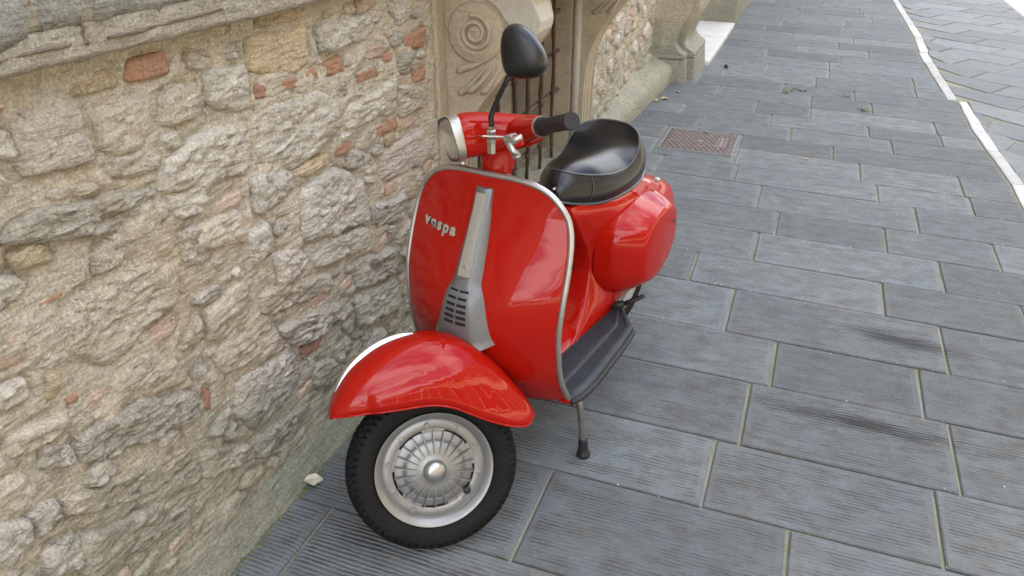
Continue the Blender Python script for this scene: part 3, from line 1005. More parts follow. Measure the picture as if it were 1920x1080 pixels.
def fill(y0, y1, z0, z1, tries, rmin, rmax, kinds, res=.010):
    made = 0
    for _ in range(tries):
        r = rmin + (rmax - rmin) * rnd.random() ** 1.8
        cy, cz = rnd.uniform(y0, y1), rnd.uniform(z0 + r * .35, z1 - r * .35)
        n = rnd.randint(4, 6)
        asp = rnd.uniform(.42, .8)
        a0 = rnd.random() * 6.28
        tilt = rnd.uniform(-.15, .15)
        poly = []
        for k in range(n):
            a = a0 + 6.283 * (k + rnd.uniform(-.30, .30)) / n
            rr = r * rnd.uniform(.80, 1.18)
            ca_, sa2 = math.cos(a), math.sin(a)
            sq = (abs(ca_) ** 5 + abs(sa2) ** 5) ** (-1 / 5)
            u, v = rr * sq * ca_, rr * asp * sq * sa2
            poly.append((cy + u * math.cos(tilt) - v * math.sin(tilt), cz + u * math.sin(tilt) + v * math.cos(tilt)))
        kd = rnd.choice(kinds)
        if 'brick' in kd:
            w, h = rnd.uniform(.03, .065), rnd.uniform(.014, .022)
            poly = [(cy - w, cz - h), (cy + w, cz - h * .8), (cy + w * .95, cz + h), (cy - w * .9, cz + h * .9)]
        ps = np.array(poly)
        if ps[:, 0].min() < y0 or ps[:, 0].max() > y1 or ps[:, 1].min() < z0 or ps[:, 1].max() > z1: continue
        s_, ins = raster(poly, 1.10)
        if (occ[s_] & ins).any(): continue
        s2, ins2 = raster(poly, 1.04)
        occ[s2] |= ins2
        wall_stone(kd, poly, res)
        made += 1
    return made


mixk = ['white', 'beige', 'beige', 'grey', 'rough', 'rough', 'ochre', 'white', 'brickpink']
fill(.45, 2.18, .10, 1.165, 1600, .05, .10, mixk)
fill(.45, 2.18, .09, 1.165, 1800, .024, .055, mixk)
fill(-1.5, .50, .10, 1.165, 500, .07, .16, mixk, .02)
fill(4.10, 5.85, .12, 1.17, 900, .09, .20, ['white', 'beige', 'white', 'pink', 'beige', 'ochre'], .014)
fill(4.10, 5.85, .12, 1.17, 700, .03, .07, ['white', 'beige', 'brickpink', 'beige', 'ochre', 'brickpink'], .014)

fld = occ.astype(float)
for _ in range(3):
    for ax_ in (0, 1):
        fld = (np.roll(fld, 1, ax_) + 2 * fld + np.roll(fld, -1, ax_)) / 4


def sunk(y, z):
    i, k = int((y - OY) / RES), int((z - OZ) / RES)
    if not (0 <= i < fld.shape[0] and 0 <= k < fld.shape[1]): return 0.0
    f = min(1.0, fld[i, k] / .30)
    return f * max(0.0, min(1.0, .55 + 1.5 * fbm((y, z, 12.2), 3, 9)))


mortar_face(0.45, 2.215, .03, 1.20, .0055)
mortar_face(-1.6, 0.45, .03, 1.20, .03)
mortar_face(4.0, 5.95, .02, 1.2, .014)


# ledge: concrete band with rusty rods, grey stones above
def rough_block(name, mat, y0, y1, zlo, zhi, x0, amp=.006, res=.012, seedz=0.0):
    """front slab with a ragged lower edge; zlo may be a function of y"""
    ny = int((y1 - y0) / res) + 2
    nz = 10
    P = []
    for i in range(ny):
        y = y0 + (y1 - y0) * i / (ny - 1)
        zl = zlo(y) if callable(zlo) else zlo
        row = [(XW - .06, y, zl - .002)]
        for k in range(nz + 1):
            z = zl + (zhi - zl) * k / nz
            ed = min(1, 6 * min(k / nz, 1) + .0)
            ee = min(1, min(y - y0, y1 - y) / .012)
            x = x0 - .012 * (1 - ed) ** 2 - .012 * (1 - ee) ** 2 + amp * fbm((y + seedz, z, seedz), 4, 11) + amp * .5 * fbm((y, z, 4.4), 3, 45)
            row.append((x, y, z))
        row.append((XW - .06, y, zhi + .001))
        P.append(row)
    m = MB()
    m.grid(np.array(P))
    return bpart(m, name, mat)


def ledge_edge(y):
    pts = [(-2, 1.216), (.765, 1.2125), (.827, 1.227), (.86, 1.232), (.905, 1.229), (.923, 1.232), (.957, 1.222), (.997, 1.230), (1.07, 1.222), (1.126, 1.231), (1.207, 1.222), (1.35, 1.228), (1.6, 1.219), (2.2, 1.224)]
    a, b = zip(*pts)
    return float(np.interp(y, a, b)) + .003 * fbm((y, 0, 0), 3, 30)


rough_block("ledge_band", "ledge_concrete", -1.6, 2.19, lambda y: 1.180 - .012 * max(0, y - .75) + .0025 * fbm((y, 3, 0), 3, 16), 1.232, -1.042, .0035, seedz=2)
for a, b, sz, zt in ((-1.6, -.7, 1, 1.42), (-.695, .05, 2, 1.42), (.055, .828, 3, 1.42), (.833, .924, 4, 1.42), (.930, 1.36, 5, 1.42), (1.365, 1.80, 6, 1.42), (1.806, 2.19, 7, 1.42)):
    rough_block("ledge_stone", "ledge_grey", a, b, ledge_edge, zt, -1.030 + rnd.uniform(-.004, .004), .006, seedz=sz * 3.3)
rough_block("ledge_mortar", "ledge_concrete", -1.6, 2.19, 1.225, 1.42, -1.040, .004, seedz=21)
for pts in ([(.70, 1.204), (.767, 1.2055), (.807, 1.208), (.885, 1.2065)], [(.911, 1.231), (.913, 1.216), (.915, 1.201)], [(.955, 1.2035), (1.04, 1.2035), (1.10, 1.2055), (1.232, 1.207)], [(1.40, 1.203), (1.6, 1.204)]):
    m = MB()
    q = catmull([(0, a, b) for a, b in pts], 12)
    m.tube([(-1.0415 + .0026 * math.sin(i * .9), p[1], p[2] + .0008 * math.sin(i * 1.7)) for i, p in enumerate(q)], .0024, 8)
    bpart(m, "reinforcing_rod", "rust_bright")

# mortar fillet where the wall meets the pavement
def fillet(y0, y1, xo, zi, res):
    ny = int((y1 - y0) / res)
    P = []
    for i in range(ny + 1):
        y = y0 + (y1 - y0) * i / ny
        row = []
        for k in range(9):
            u = k / 8
            x = xo + (-1.105 - xo) * u
            z = -.012 + (zi + .012) * (u ** .8)
            nn = .006 * fbm((y, u, 2.2), 4, 9) + .003 * fbm((y * 1.0, u * .1, 7.2), 3, 50)
            row.append((x + nn, y, z + nn * .8))
        P.append(row)
    m = MB()
    m.grid(np.array(P))
    bpart(m, "wall_fillet", "fillet_stone")


fillet(-1.6, 3.9, -1.046, .092, .010)
m = MB()
P = []
for i in range(120):
    y = 3.9 + (5.905 - 3.9) * i / 119
    f = min(1, (y - 3.9) / 1.1)
    xo = -1.045 + .075 * f + .05 * max(0, y - 5.1)
    row = []
    for u, w in ((-.02, 0), (.0, 0), (.06, .004), (.10, -.004), (.125, -.02), (.14, -.05), (.17, -.1), (.19, -.16)):
        nn = .007 * fbm((y, u, 2.9), 4, 8) + .003 * fbm((y, u, 7.2), 3, 36)
        row.append((max(xo + w * (.5 + f), -1.13) + nn, y, u * (.55 + .55 * f) + nn * .5))
    P.append(row)
m.grid(np.array(P))
bpart(m, "plinth", "plinth_stone")

# ------------------------------------------------ basement opening: jamb strip, consoles, jamb, sill, grille
def sbox(name, mat, x0, x1, y0, y1, z0, z1, bev=.006, parent=None):
    m = MB()
    m.box(((x0 + x1) / 2, (y0 + y1) / 2, (z0 + z1) / 2), (x1 - x0, y1 - y0, z1 - z0))
    return bpart(m, name, mat, smooth=False, bevel=bev)


win = attach(empty("basement_window", (-1.1, 3.1, 0)), bld)


def wpart(m, name, mat, **kw):
    o = m.build(name, mat, **kw)
    o.parent = win
    o.matrix_parent_inverse = Matrix.Translation((1.1, -3.1, 0))
    return o


def wbox(name, mat, x0, x1, y0, y1, z0, z1, bev=.006):
    m = MB()
    m.box(((x0 + x1) / 2, (y0 + y1) / 2, (z0 + z1) / 2), (x1 - x0, y1 - y0, z1 - z0))
    return wpart(m, name, mat, smooth=False, bevel=bev)


wbox("jamb_strip", "carved_stone", -1.2, -1.083, 2.222, 2.288, .0, 1.19)
wbox("jamb_strip", "carved_stone", -1.2, -1.097, 2.196, 2.222, .0, 1.19, .004)
wbox("sill_slab", "carved_stone", -1.3, -.70, 2.15, 4.2, 1.19, 1.32, .012)
wbox("opening_floor", "plinth_stone", -1.75, -1.062, 2.42, 3.92, .03, .075, .008)
# far jamb of the opening with its roll moulding
m = MB()
m.box((-1.45, 3.99, .6), (.62, .18, 1.2))
wpart(m, "jamb", "carved_stone", smooth=False, bevel=.004)
m = MB()
m.tube([(-1.118, 3.925, .03), (-1.118, 3.925, .6), (-1.118, 3.925, 1.19)], .021, 12)
wpart(m, "roll_moulding", "carved_stone_clean")
m = MB()
m.box((-1.45, 2.34, .6), (.62, .155, 1.2))
wpart(m, "jamb", "carved_stone", smooth=False, bevel=.004)
m = MB()
m.box((-1.50, 3.15, .6), (.06, 1.56, 1.2))
wpart(m, "opening_back", "carved_stone_clean", smooth=False)

PROF = [(1.19, -.765), (1.13, -.80), (1.076, -.783), (1.015, -.770), (.96, -.792), (.916, -.833), (.845, -.896), (.752, -.971), (.68, -1.015), (.618, -1.042), (.538, -1.060), (.43, -1.070), (.28, -1.073), (.03, -1.075)]


def console(y0, y1):
    pr = [(-x, z) for z, x in PROF]
    prof = catmull([(x, z) for z, x in PROF], 90)
    ny = 73
    P = []
    for i, (x, z) in enumerate(prof):
        a, b = prof[max(i - 1, 0)], prof[min(i + 1, len(prof) - 1)]
        tx, tz = b[0] - a[0], b[1] - a[1]
        l = math.hypot(tx, tz)
        nx, nz = -tz / l, tx / l
        row = []
        for k in range(ny):
            u = k / (ny - 1)
            # two broad flutes and a middle roll across the face
            f = -.024 * max(0.0, min(1.0, (abs(math.sin(u * math.pi * 3)) - .35) / .3)) if .06 < u < .94 else 0
            f *= min(1, max(0, (1.0 - z) / .12))
            row.append((x + nx * f, y0 + (y1 - y0) * u, z + nz * f))
        P.append(row)
    m = MB()
    m.grid(np.array(P))
    for yy, rv in ((y0, False), (y1, True)):
        ring = [(x, yy, z) for x, z in prof] + [(-1.2, yy, prof[-1][1]), (-1.2, yy, prof[0][1])]
        # quads towards the wall
        Q = [[(x + (-1.2 - x) * k / 6, yy, z) for k in range(7)] for x, z in prof]
        m.grid(np.array(Q), flip=rv)
    o = wpart(m, "console", "carved_stone", sharp=35)
    # carving on the side that faces the street corner: disc, spiral, acanthus
    cx, cz, yf = -.980, .984, y0
    m = MB()
    for r0, r1, h in ((.0, .092, .010),):
        prof2 = [(.0, -.012), (.012, -.014), (.020, -.011), (.024, -.006), (.052, -.006), (.058, -.013), (.062, -.014), (.068, -.010), (.086, -.011), (.093, -.006), (.095, .004)]
        mm = MB()
        mm.lathe(prof2, 64, 'Y', Matrix.Translation((cx, yf, cz)))
        m = mm
    wpart(m, "scroll_disc", "carved_stone")
    m = MB()
    pts, rs = [], []
    for k in range(70):
        a = k / 69 * 2 * math.pi * 2.1 + 1.2
        r = .010 + .046 * (k / 69)
        pts.append((cx + r * math.cos(a), yf - .010 - .004 * (1 - k / 69), cz + r * math.sin(a)))
        rs.append(.0055 + .003 * k / 69)
    m.tube(pts, rs, 8)
    wpart(m, "spiral", "carved_stone")
    for ax, az, bx_, bz in ((-1.045, .860, -.915, .925), (-1.043, .790, -.935, .895), (-1.008, .800, -.915, .890), (-.965, .80, -.90, .880)):
        m = MB()
        pts = catmull([(ax, yf - .002, az), (ax + .02, yf - .005, az + .012), ((ax + bx_) / 2 + .004, yf - .005, (az + bz) / 2 - .004), (bx_, yf, bz)], 16)
        rs = [.004 + .011 * math.sin(min(1, .25 + i / 7) * 1.57) * (1 - i / 15) ** .8 for i in range(16)]
        m.tube([tuple(p) for p in pts], rs, 8)
        wpart(m, "acanthus_lobe", "carved_stone")
    return o


console(2.290, 2.425)
console(3.925, 4.13)
# paler patch on the near console
m = MB()
poly = [(-.937, 1.085), (-.900, 1.060), (-.882, 1.030), (-.862, 1.012), (-.83, .972), (-.79, .965), (-.768, 1.0), (-.762, 1.03), (-.778, 1.065), (-.79, 1.09), (-.775, 1.13), (-.86, 1.15)]
m.prism(poly, 'Y', 2.279, 2.40)
wpart(m, "pale_patch", "carved_stone_clean", smooth=False, bevel=.004)

XB = -1.19
for yb in (2.62, 2.80, 2.99, 3.205, 3.385, 3.575, 3.76):
    m = MB()
    q = [(XB + .0035 * math.sin(k * 1.1 + yb * 7), yb + .003 * math.sin(k * .8 + yb * 3), .05 + 1.16 * k / 14) for k in range(15)]
    m.tube(q, [.0095 + .0012 * math.sin(k * 2.1 + yb) for k in range(15)], 10)
    wpart(m, "bar", "rusty_iron")
for zb, dz in ((.405, 0), (.60, 0), (.80, 0), (1.0, 0), (.205, 0)):
    m = MB()
    q = [(XB - .019 + .002 * math.sin(k), 2.40 + 1.545 * k / 12, zb + .003 * math.sin(k * 1.3 + zb * 9)) for k in range(13)]
    m.tube(q, .0115, 10)
    wpart(m, "cross_bar", "rust_bright")
    for yb in (2.80, 3.205, 3.385, 3.575):
        m = MB()
        m.tube([(XB - .006, yb - .016, zb), (XB - .004, yb - .006, zb), (XB - .004, yb + .006, zb), (XB - .006, yb + .016, zb)], [.011, .0175, .0175, .011], 10)
        wpart(m, "collar", "rusty_iron")

# ------------------------------------------------ pedestal, doorway, far wall
m = MB()
pr = [(-.02, -.775), (.155, -.790), (.165, -.800), (.185, -.792), (.205, -.800), (.225, -.835), (.262, -.868), (.30, -.872), (.40, -.835), (.48, -.800), (.62, -.790), (1.19, -.80)]
prof = catmull([(x, z) for z, x in pr], 60)
for xs, y0, y1 in ((0.0, 6.02, 6.60), (-.055, 5.90, 6.02)):
    P = []
    for i, (x, z) in enumerate(prof):
        n1 = lambda yy: .004 * fbm((yy, z, 2.0), 4, 9)
        row = [(-1.3, y0, z)] + [(x + xs + n1(y0 + (y1 - y0) * k / 14) - (.008 if k in (0, 14) else 0), y0 + (y1 - y0) * k / 14, z) for k in range(15)] + [(-1.3, y1, z)]
        P.append(row)
    m.grid(np.array(P))
bpart(m, "pedestal", "plinth_stone", sharp=50)
m = MB()
m.box((-1.12, 7.52, -.02), (.74, 1.86, .10))
bpart(m, "doorstep", "marble_step", smooth=False, bevel=.008)
y = 8.44
for k, L in enumerate((.62, .8, .7, .9, .75, .9, 1.0)):
    m = MB()
    for z0, z1 in ((-.03, .62),):
        P = []
        for i in range(12):
            yy = y + .003 + (L - .006) * i / 11
            row = [(-1.35, yy, z0)] if 0 else []
            for j in range(10):
                z = z0 + (z1 - z0) * j / 9
                row.append((-.742 - .012 * (i in (0, 11)) + .005 * fbm((yy, z, 6), 4, 7) - .03 * (z > .5), yy, z))
            P.append(row)
        m.grid(np.array(P))
        Q = [[(-1.5 + (.758 - .012) * i / 8 if i < 8 else -.754, y + .003 + .003 * fbm((i * .1, j * .07, 1), 3, 7), z0 + (z1 - z0) * j / 9) for j in range(10)] for i in range(9)]
        m.grid(np.array(Q))
    bpart(m, "ashlar_block", "plinth_stone", sharp=50)
    y += L
sbox("wall_core", "lime_mortar", -4, -.80, 8.5, 18, -.1, 2.62, 0)
sbox("door_reveal", "carved_stone", -1.46, -1.42, 6.5, 8.45, 0, 2.6, 0)

# ================================================================== HOUSES ACROSS THE STREET (they catch the sun and light the shade)
def house(x, y0, y1, h, mat, label, floors=2, n=3):
    r = tag(empty("town_house", (x, (y0 + y1) / 2, -.1)), label, "house", "houses across the street")
    def at(m, name, mt, **kw):
        o = m.build(name, mt, **kw)
        return attach(o, r)
    m = MB()
    m.box((x + 3, (y0 + y1) / 2, h / 2 - .1), (6, y1 - y0, h))
    at(m, "wall", mat, smooth=False)
    m = MB()
    m.box((x + 2.8, (y0 + y1) / 2, h + .02), (6.6, y1 - y0 + .2, .22))
    at(m, "roof", "roof_tile", smooth=False)
    for f in range(floors):
        for k in range(n):
            yc = y0 + (y1 - y0) * (k + .5) / n
            zc = 1.4 + f * 2.5
            m = MB()
            m.box((x - .03, yc, zc), (.10, 1.25, 1.85))
            fr = at(m, "window_frame", "plaster_white", smooth=False)
            m = MB()
            m.box((x - .07, yc, zc), (.06, 1.0, 1.6))
            at(m, "window_pane", "window_glass", smooth=False)
            for s in (-1, 1):
                m = MB()
                m.box((x - .08, yc + s * .86, zc), (.06, .55, 1.65))
                at(m, "shutter", "shutter_green", smooth=False)


house(6.4, -16, -8.2, 5.4, "plaster_white", "sunlit pale plaster house with green shutters, beyond the road")
house(6.4, -8.1, -1.1, 5.0, "plaster_orange", "sunlit orange plaster house with green shutters, beyond the road")
house(6.6, -1.0, 5.6, 5.8, "plaster_cream", "sunlit cream plaster house between orange and white houses")
house(6.4, 5.7, 12.4, 5.2, "plaster_white", "sunlit white plaster house with green shutters, far along the road")
house(6.5, 12.5, 20, 5.5, "plaster_orange", "sunlit orange plaster house at the far end of the road")

# ================================================================== SMALL THINGS ON THE PAVEMENT
mh = tag(empty("manhole_cover", (-.514, 4.535, .002)), "square reddish iron manhole cover with scale pattern in the grey paving", "manhole cover")
m = MB()
for a, b, c, d in ((-.212, -.201, -.196, .196), (.201, .212, -.196, .196), (-.212, .212, -.208, -.196), (-.212, .212, .196, .208)):
    m.box(((a + b) / 2, (c + d) / 2, .001), (b - a, d - c, .008))
m.build("frame", "cement_strip", mh, smooth=False)
m = MB()
m.box((0, 0, .0), (.398, .388, .008))
m.build("plate", "manhole_iron", mh, smooth=False, bevel=.002)
m = MB()
for r in range(13):
    for c in range(12):
        u = -.178 + c * .0325 + (r % 2) * .01625
        v = -.172 + r * .0288
        if u > .185: continue
        if .09 < u < .165 and -.10 < v < .10: continue
        if u * u + v * v < .0011: continue
        a, b = .0150, .0120
        m.add([(u - a, v, .0042), (u, v - b, .0042), (u + a, v, .0042), (u, v + b, .0042), (u - a * .6, v + .001, .0085), (u, v - b * .5, .009), (u + a * .6, v + .001, .0085), (u, v + b * .75, .007)],
              [(0, 1, 5, 4), (1, 2, 6, 5), (2, 3, 7, 6), (3, 0, 4, 7), (4, 5, 6, 7)])
tag(m.build("raised_scale", "manhole_pale", mh, smooth=False), kind="stuff")
m = MB()
m.box((.128, 0, .0045), (.055, .18, .004))
for k in range(9):
    m.box((.114, -.07 + k * .0175, .0075), (.014, .008, .003))
    m.box((.143, -.07 + k * .0175, .0075), (.012, .009, .003))
m.lathe([(.0, .007), (.017, .007), (.022, .004)], 20, 'Z')
m.build("centre_boss", "manhole_pale", mh, smooth=False)
m = MB()
m.box((.01, .165, .005), (.03, .008, .004))
m.build("lifting_slot", "shade_black", mh, smooth=False)  # dark bar on the plate, painting the shade of a slot


def leaf(loc, size, rz, mat, label, name="fallen_leaf", tilt=0.1):
    n = 14
    P = []
    for i in range(n):
        u = i / (n - 1)
        w = size * .36 * math.sin(math.pi * min(1, u * .95 + .03)) ** .8
        row = []
        for k in range(7):
            v = k / 3 - 1
            row.append(((u - .5) * size, v * w * (1 + .12 * math.sin(u * 14 + k)), size * (.10 * v * v + .06 * math.sin(u * 5) + .03 * math.sin(v * 6 + u * 9)) + .001))
        P.append(row)
    m = MB()
    m.grid(np.array(P))
    m.tube([(-.5 * size, 0, .002), (-.75 * size, .04 * size, .003)], .0009, 5)
    o = m.build(name, mat)
    o.location = loc
    o.rotation_euler = (tilt, -.05, rz)
    tag(o, label, "leaf")
    return o


leaf((-1.035, 1.262, .012), .048, .4, "dry_leaf_pale", "pale dry leaf at the foot of the wall beside the front wheel", tilt=.25)
leaf((-.885, 5.40, .006), .06, 1.1, "dry_leaf", "larger tan dry leaf by the mossy plinth")
leaf((-.83, 5.62, .005), .035, 2.3, "dry_leaf_pale", "small pale dry leaf beyond the tan one by the plinth")
leaf((-.93, 5.33, .005), .045, .2, "dry_leaf", "curled dry leaf tucked against the mossy plinth")
leaf((.093, 4.42, .005), .028, .9, "dry_leaf", "lone tan leaf fragment on the middle of the pavement")
m = MB()
m.lathe([(.0, -.012), (.012, -.008), (.017, .004), (.012, .014), (.004, .022), (.0, .024)], 14, 'Z')
o = m.build("dark_pebble", "pebble_black")  # dark pebble near the doorstep
o.location = (-.60, 6.51, .012)
tag(o, "small black round pebble lying on pavement near the marble doorstep", "pebble")

# weeds in the joints, grit
def weeds(pts, n, name, h=.018):
    m = MB()
    for (x, y) in pts:
        for k in range(n):
            a = rnd.random() * 6.28
            px, py = x + rnd.uniform(-.03, .03), y + rnd.uniform(-.012, .012)
            l = h * rnd.uniform(.5, 1.3)
            dx, dy = math.cos(a) * l * .7, math.sin(a) * l * .7
            wx, wy = -math.sin(a) * .003, math.cos(a) * .003
            m.add([(px - wx, py - wy, -.004), (px + wx, py + wy, -.004), (px + dx + wx, py + dy + wy, l * .7), (px + dx * 1.5, py + dy * 1.5, l)], [(0, 1, 2), (0, 2, 3)])
    return tag(m.build(name, "weed_green", smooth=False), kind="stuff")


weeds([(-.09, 5.94), (-.04, 5.99), (.02, 5.97), (-.12, 5.86), (.42, 5.56), (.40, 5.60), (.30, 5.9), ], 14, "weeds")
m = MB()
for k in range(900):
    y = rnd.uniform(.85, 3.2)
    if fbm((y, 0, 3), 3, 3.0) + rnd.gauss(0, .25) < -.1: continue
    x = -1.046 + .008 * fbm((y, 1, 1), 3, 8) + rnd.gauss(0, .005)
    q = rnd.uniform(.0025, .006)
    m.add([(x - q, y - q, -.004), (x + q, y - q, -.004), (x + q, y + q, -.004), (x - q, y + q, -.004), (x + rnd.uniform(-q, q), y + rnd.uniform(-q, q), q * rnd.uniform(.5, 1.6))], [(0, 1, 4), (1, 2, 4), (2, 3, 4), (3, 0, 4)])
tag(m.build("moss", "moss_green"), kind="stuff")
m = MB()
for k in range(150):
    if k < 100:
        rr = rnd.randint(7, 22)
        x = rnd.uniform(-.9, 1.0)
        y = ROWS[rr][0] + ROWS[rr][1] * x + rnd.gauss(0, .006)
    else:
        x, y = rnd.uniform(-.95, 1.05), rnd.uniform(1.0, 5.5)
    s = rnd.uniform(.001, .0026)
    m.box((x, y, s * .4 + .001), (s * 1.5, s, s), Matrix.Translation((x, y, 0)) @ Matrix.Rotation(rnd.random() * 3, 4, 'Z') @ Matrix.Translation((-x, -y, 0)))
tag(m.build("grit", "pale_grit", smooth=False), kind="stuff")

# ================================================================== THE SCOOTER  (local axes: x rider's left, y backwards, z up)
sc = tag(empty("motor_scooter", (-.695, 1.196, 0), math.radians(-10.1)), "red vintage motor scooter with black saddle parked against the stone wall, front wheel turned", "scooter")


def sp(mb, name, mat, parent=None, **kw):
    return mb.build(name, mat, parent=parent or sc, **kw)


# ---- legshield
LS = [(.245, .210, .385, .062), (.29, .2115, .355, .064), (.34, .213, .326, .068), (.40, .214, .309, .076), (.48, .215, .300, .080), (.56, .219, .307, .074), (.64, .219, .331, .062),
      (.70, .214, .350, .050), (.74, .205, .359, .043), (.77, .189, .364, .038), (.80, .160, .370, .034), (.815, .132, .372, .031), (.824, .100, .373, .030), (.827, .060, .374, .028)]


def ls_at(z):
    return pick(LS, z)


def ls_pt(x, z):
    w, se, sag = ls_at(z)
    w = max(w, .2) if z > .7 else w
    return np.array([x, se - sag * (1 - min(1.0, abs(x / w)) ** 2), z])


NZ, NX = 80, 48
P = []
for i in range(NZ):
    z = .245 + (.827 - .245) * (1 - (1 - i / (NZ - 1)) ** 1.35)
    w = ls_at(z)[0]
    P.append([ls_pt(w * (-1 + 2 * k / NX), z) for k in range(NX + 1)])
m = MB()
m.grid(np.array(P))
legshield = sp(m, "legshield", "red_paint", solid=.003, offset=0.0)
# aluminium edge trim
edge = [P[i][NX] for i in range(NZ)]
top = [P[-1][k] for k in range(NX, -1, -1)]
left = [P[i][0] for i in range(NZ - 1, -1, -1)]
path = edge + top[1:-1] + left
pp = np.array(path)
dd = np.r_[0, np.cumsum(np.linalg.norm(np.diff(pp, axis=0), axis=1))]
s = np.linspace(0, dd[-1], 220)
pp = np.stack([np.interp(s, dd, pp[:, k]) for k in range(3)], -1)
for _ in range(3):
    pp[1:-1] = (pp[:-2] + 2 * pp[1:-1] + pp[2:]) / 4
m = MB()
m.tube([tuple(p) for p in pp], .0072, 12)
sp(m, "edge_trim", "trim_aluminium", parent=legshield)

# ---- horn cover (centre spine) : z, front y, half front width, base y, half base width
HC = [(.800, .326, .0150, .338, .0215), (.785, .318, .0155, .336, .0225), (.75, .303, .0165, .322, .0255), (.69, .274, .018, .294, .031), (.63, .246, .0205, .268, .037), (.60, .232, .0215, .257, .0415),
      (.588, .225, .024, .252, .045), (.575, .215, .030, .247, .051), (.56, .207, .034, .242, .056), (.54, .201, .037, .236, .0605), (.51, .196, .041, .233, .068), (.48, .193, .045, .232, .075), (.462, .191, .048, .233, .080), (.445, .184, .053, .236, .086)]
P = []
for i in range(90):
    z = .445 + (.80 - .445) * i / 89
    row = pick([(a, b, c, d, e) for a, b, c, d, e in sorted(HC)], z)
    yf, wf, yb, wb = row
    drop = .004 if z > .445 else 0
    sec = []
    for x, y in ((-wb, yb), (-wb * .98, yb - .004), (-wf * 1.22 - .002, yf + (yb - yf) * .30), (-wf, yf + .002), (-wf * .85, yf - .0006), (-wf * .5, yf - .003), (0, yf - .004), (wf * .5, yf - .003), (wf * .85, yf - .0006), (wf, yf + .002), (wf * 1.22 + .002, yf + (yb - yf) * .30), (wb * .98, yb - .004), (wb, yb)):
        zz = z + (.012 * (abs(x) / wb) ** 2 if z < .47 else 0) * (0.47 - z) / .025
        sec.append((x, y, zz))
    P.append(sec)
m = MB()
m.grid(np.array(P))
tp = P[-1]
m.add(tp + [(p[0], .345, p[2] - .002) for p in tp], [(k, k + 1, len(tp) + k + 1, len(tp) + k) for k in range(len(tp) - 1)])
horn = sp(m, "horn_cover", "horn_grey", sharp=40)
# pale inlay down the spine
P = []
for i in range(40):
    z = .612 + (.792 - .612) * i / 39
    yf, wf, yb, wb = pick(sorted(HC), z)
    P.append([(x * wf * .80, yf - .0052 - (0 if abs(x) > .95 else .0012), z) for x in (-1, -.96, -.5, 0, .5, .96, 1)])
m = MB()
m.grid(np.array(P))
sp(m, "inlay", "horn_insert", parent=horn, solid=.002, offset=0.0)
m = MB()
m.lathe([(0, -.0012), (.0075, -.0012), (.0085, -.0004)], 20, 'Y', Matrix.Translation((.001, pick(sorted(HC), .632)[0] - .0058, .632)))
m.lathe([(.0045, -.0022), (.0058, -.0022)], 20, 'Y', Matrix.Translation((.001, pick(sorted(HC), .632)[0] - .0058, .632)))
sp(m, "emblem", "badge_metal", parent=horn)
# grille slots: near-black strips on the cover, painting the shade of openings
slots = []
for r in range(6):
    for c in (-1, 1):
        z = .512 + r * .0142
        yf, wf, yb, wb = pick(sorted(HC), z)
        x0 = -.002 + c * (.0165 - .0006 * r)
        hw = .0135 - .0005 * r
        mm = MB()
        N = 7
        Pq = []
        for k in range(N):
            x = x0 - hw + 2 * hw * k / (N - 1)
            q = abs(x) / wf
            yy = yf - .0040 * max(0, 1 - q ** 2) - .0011
            hh = .0042
            Pq.append([(x, yy, z - hh), (x, yy - .0003, z - hh + .0015), (x, yy - .0003, z + hh - .0015), (x, yy, z + hh)])
        mm.grid(np.array(Pq))
        sp(mm, "grille_slot", "shade_black", parent=horn)

# ---- script badge on the legshield
tx = bpy.data.curves.new("badge", 'FONT')
tx.body = "vespa"
tx.size = .034
tx.extrude = .0016
tx.offset = .0011
tx.bevel_depth = .0004
tx.space_character = 1.35
tx.align_x = 'CENTER'
to = bpy.data.objects.new("badge_text", tx)
COL.objects.link(to)
dg = bpy.context.evaluated_depsgraph_get()
me = bpy.data.meshes.new_from_object(to.evaluated_get(dg))
bpy.data.objects.remove(to)
xs = [v.co.x for v in me.vertices]
wd = max(xs) - min(xs)
for v in me.vertices:
    u = (v.co.x - (max(xs) + min(xs)) / 2) / wd
    # reading from the front, the word runs towards the rider's left
    x = -.113 + u * .108
    z = .690 + v.co.y * 1.0 - .008 + u * (-.002)
    p = ls_pt(x, z)
    v.co = (x + .0, p[1] - .0062 - v.co.z, z)
me.materials.clear()
badge = link("badge", me, "badge_metal", sc)
m = MB()
P = []
for k in range(14):
    x = -.113 + (-.5 + k / 13) * .108
    P.append([(x, ls_pt(x, .690)[1] - .001, .6815), (x, ls_pt(x, .69)[1] - .0044, .6825), (x, ls_pt(x, .69)[1] - .0044, .691), (x, ls_pt(x, .69)[1] - .001, .692)])
m.grid(np.array(P))
sp(m, "backing_bar", "badge_dark", parent=badge)

# ---- front assembly, steered to the rider's right
RK = math.radians(27)
AX = Vector((0, math.sin(RK), math.cos(RK)))
ROT = Matrix.Rotation(math.radians(-47), 3, AX)
WC = Vector((.020, .050, .1965))
HA = Vector((0, .44, .90))


def steer(c):
    return Matrix.Translation(c) @ ROT.to_4x4()


MW, MH = steer(WC), steer(HA)


def steered(mb, M):
    mb.v = [tuple(M @ Vector(v)) for v in mb.v]
    return mb


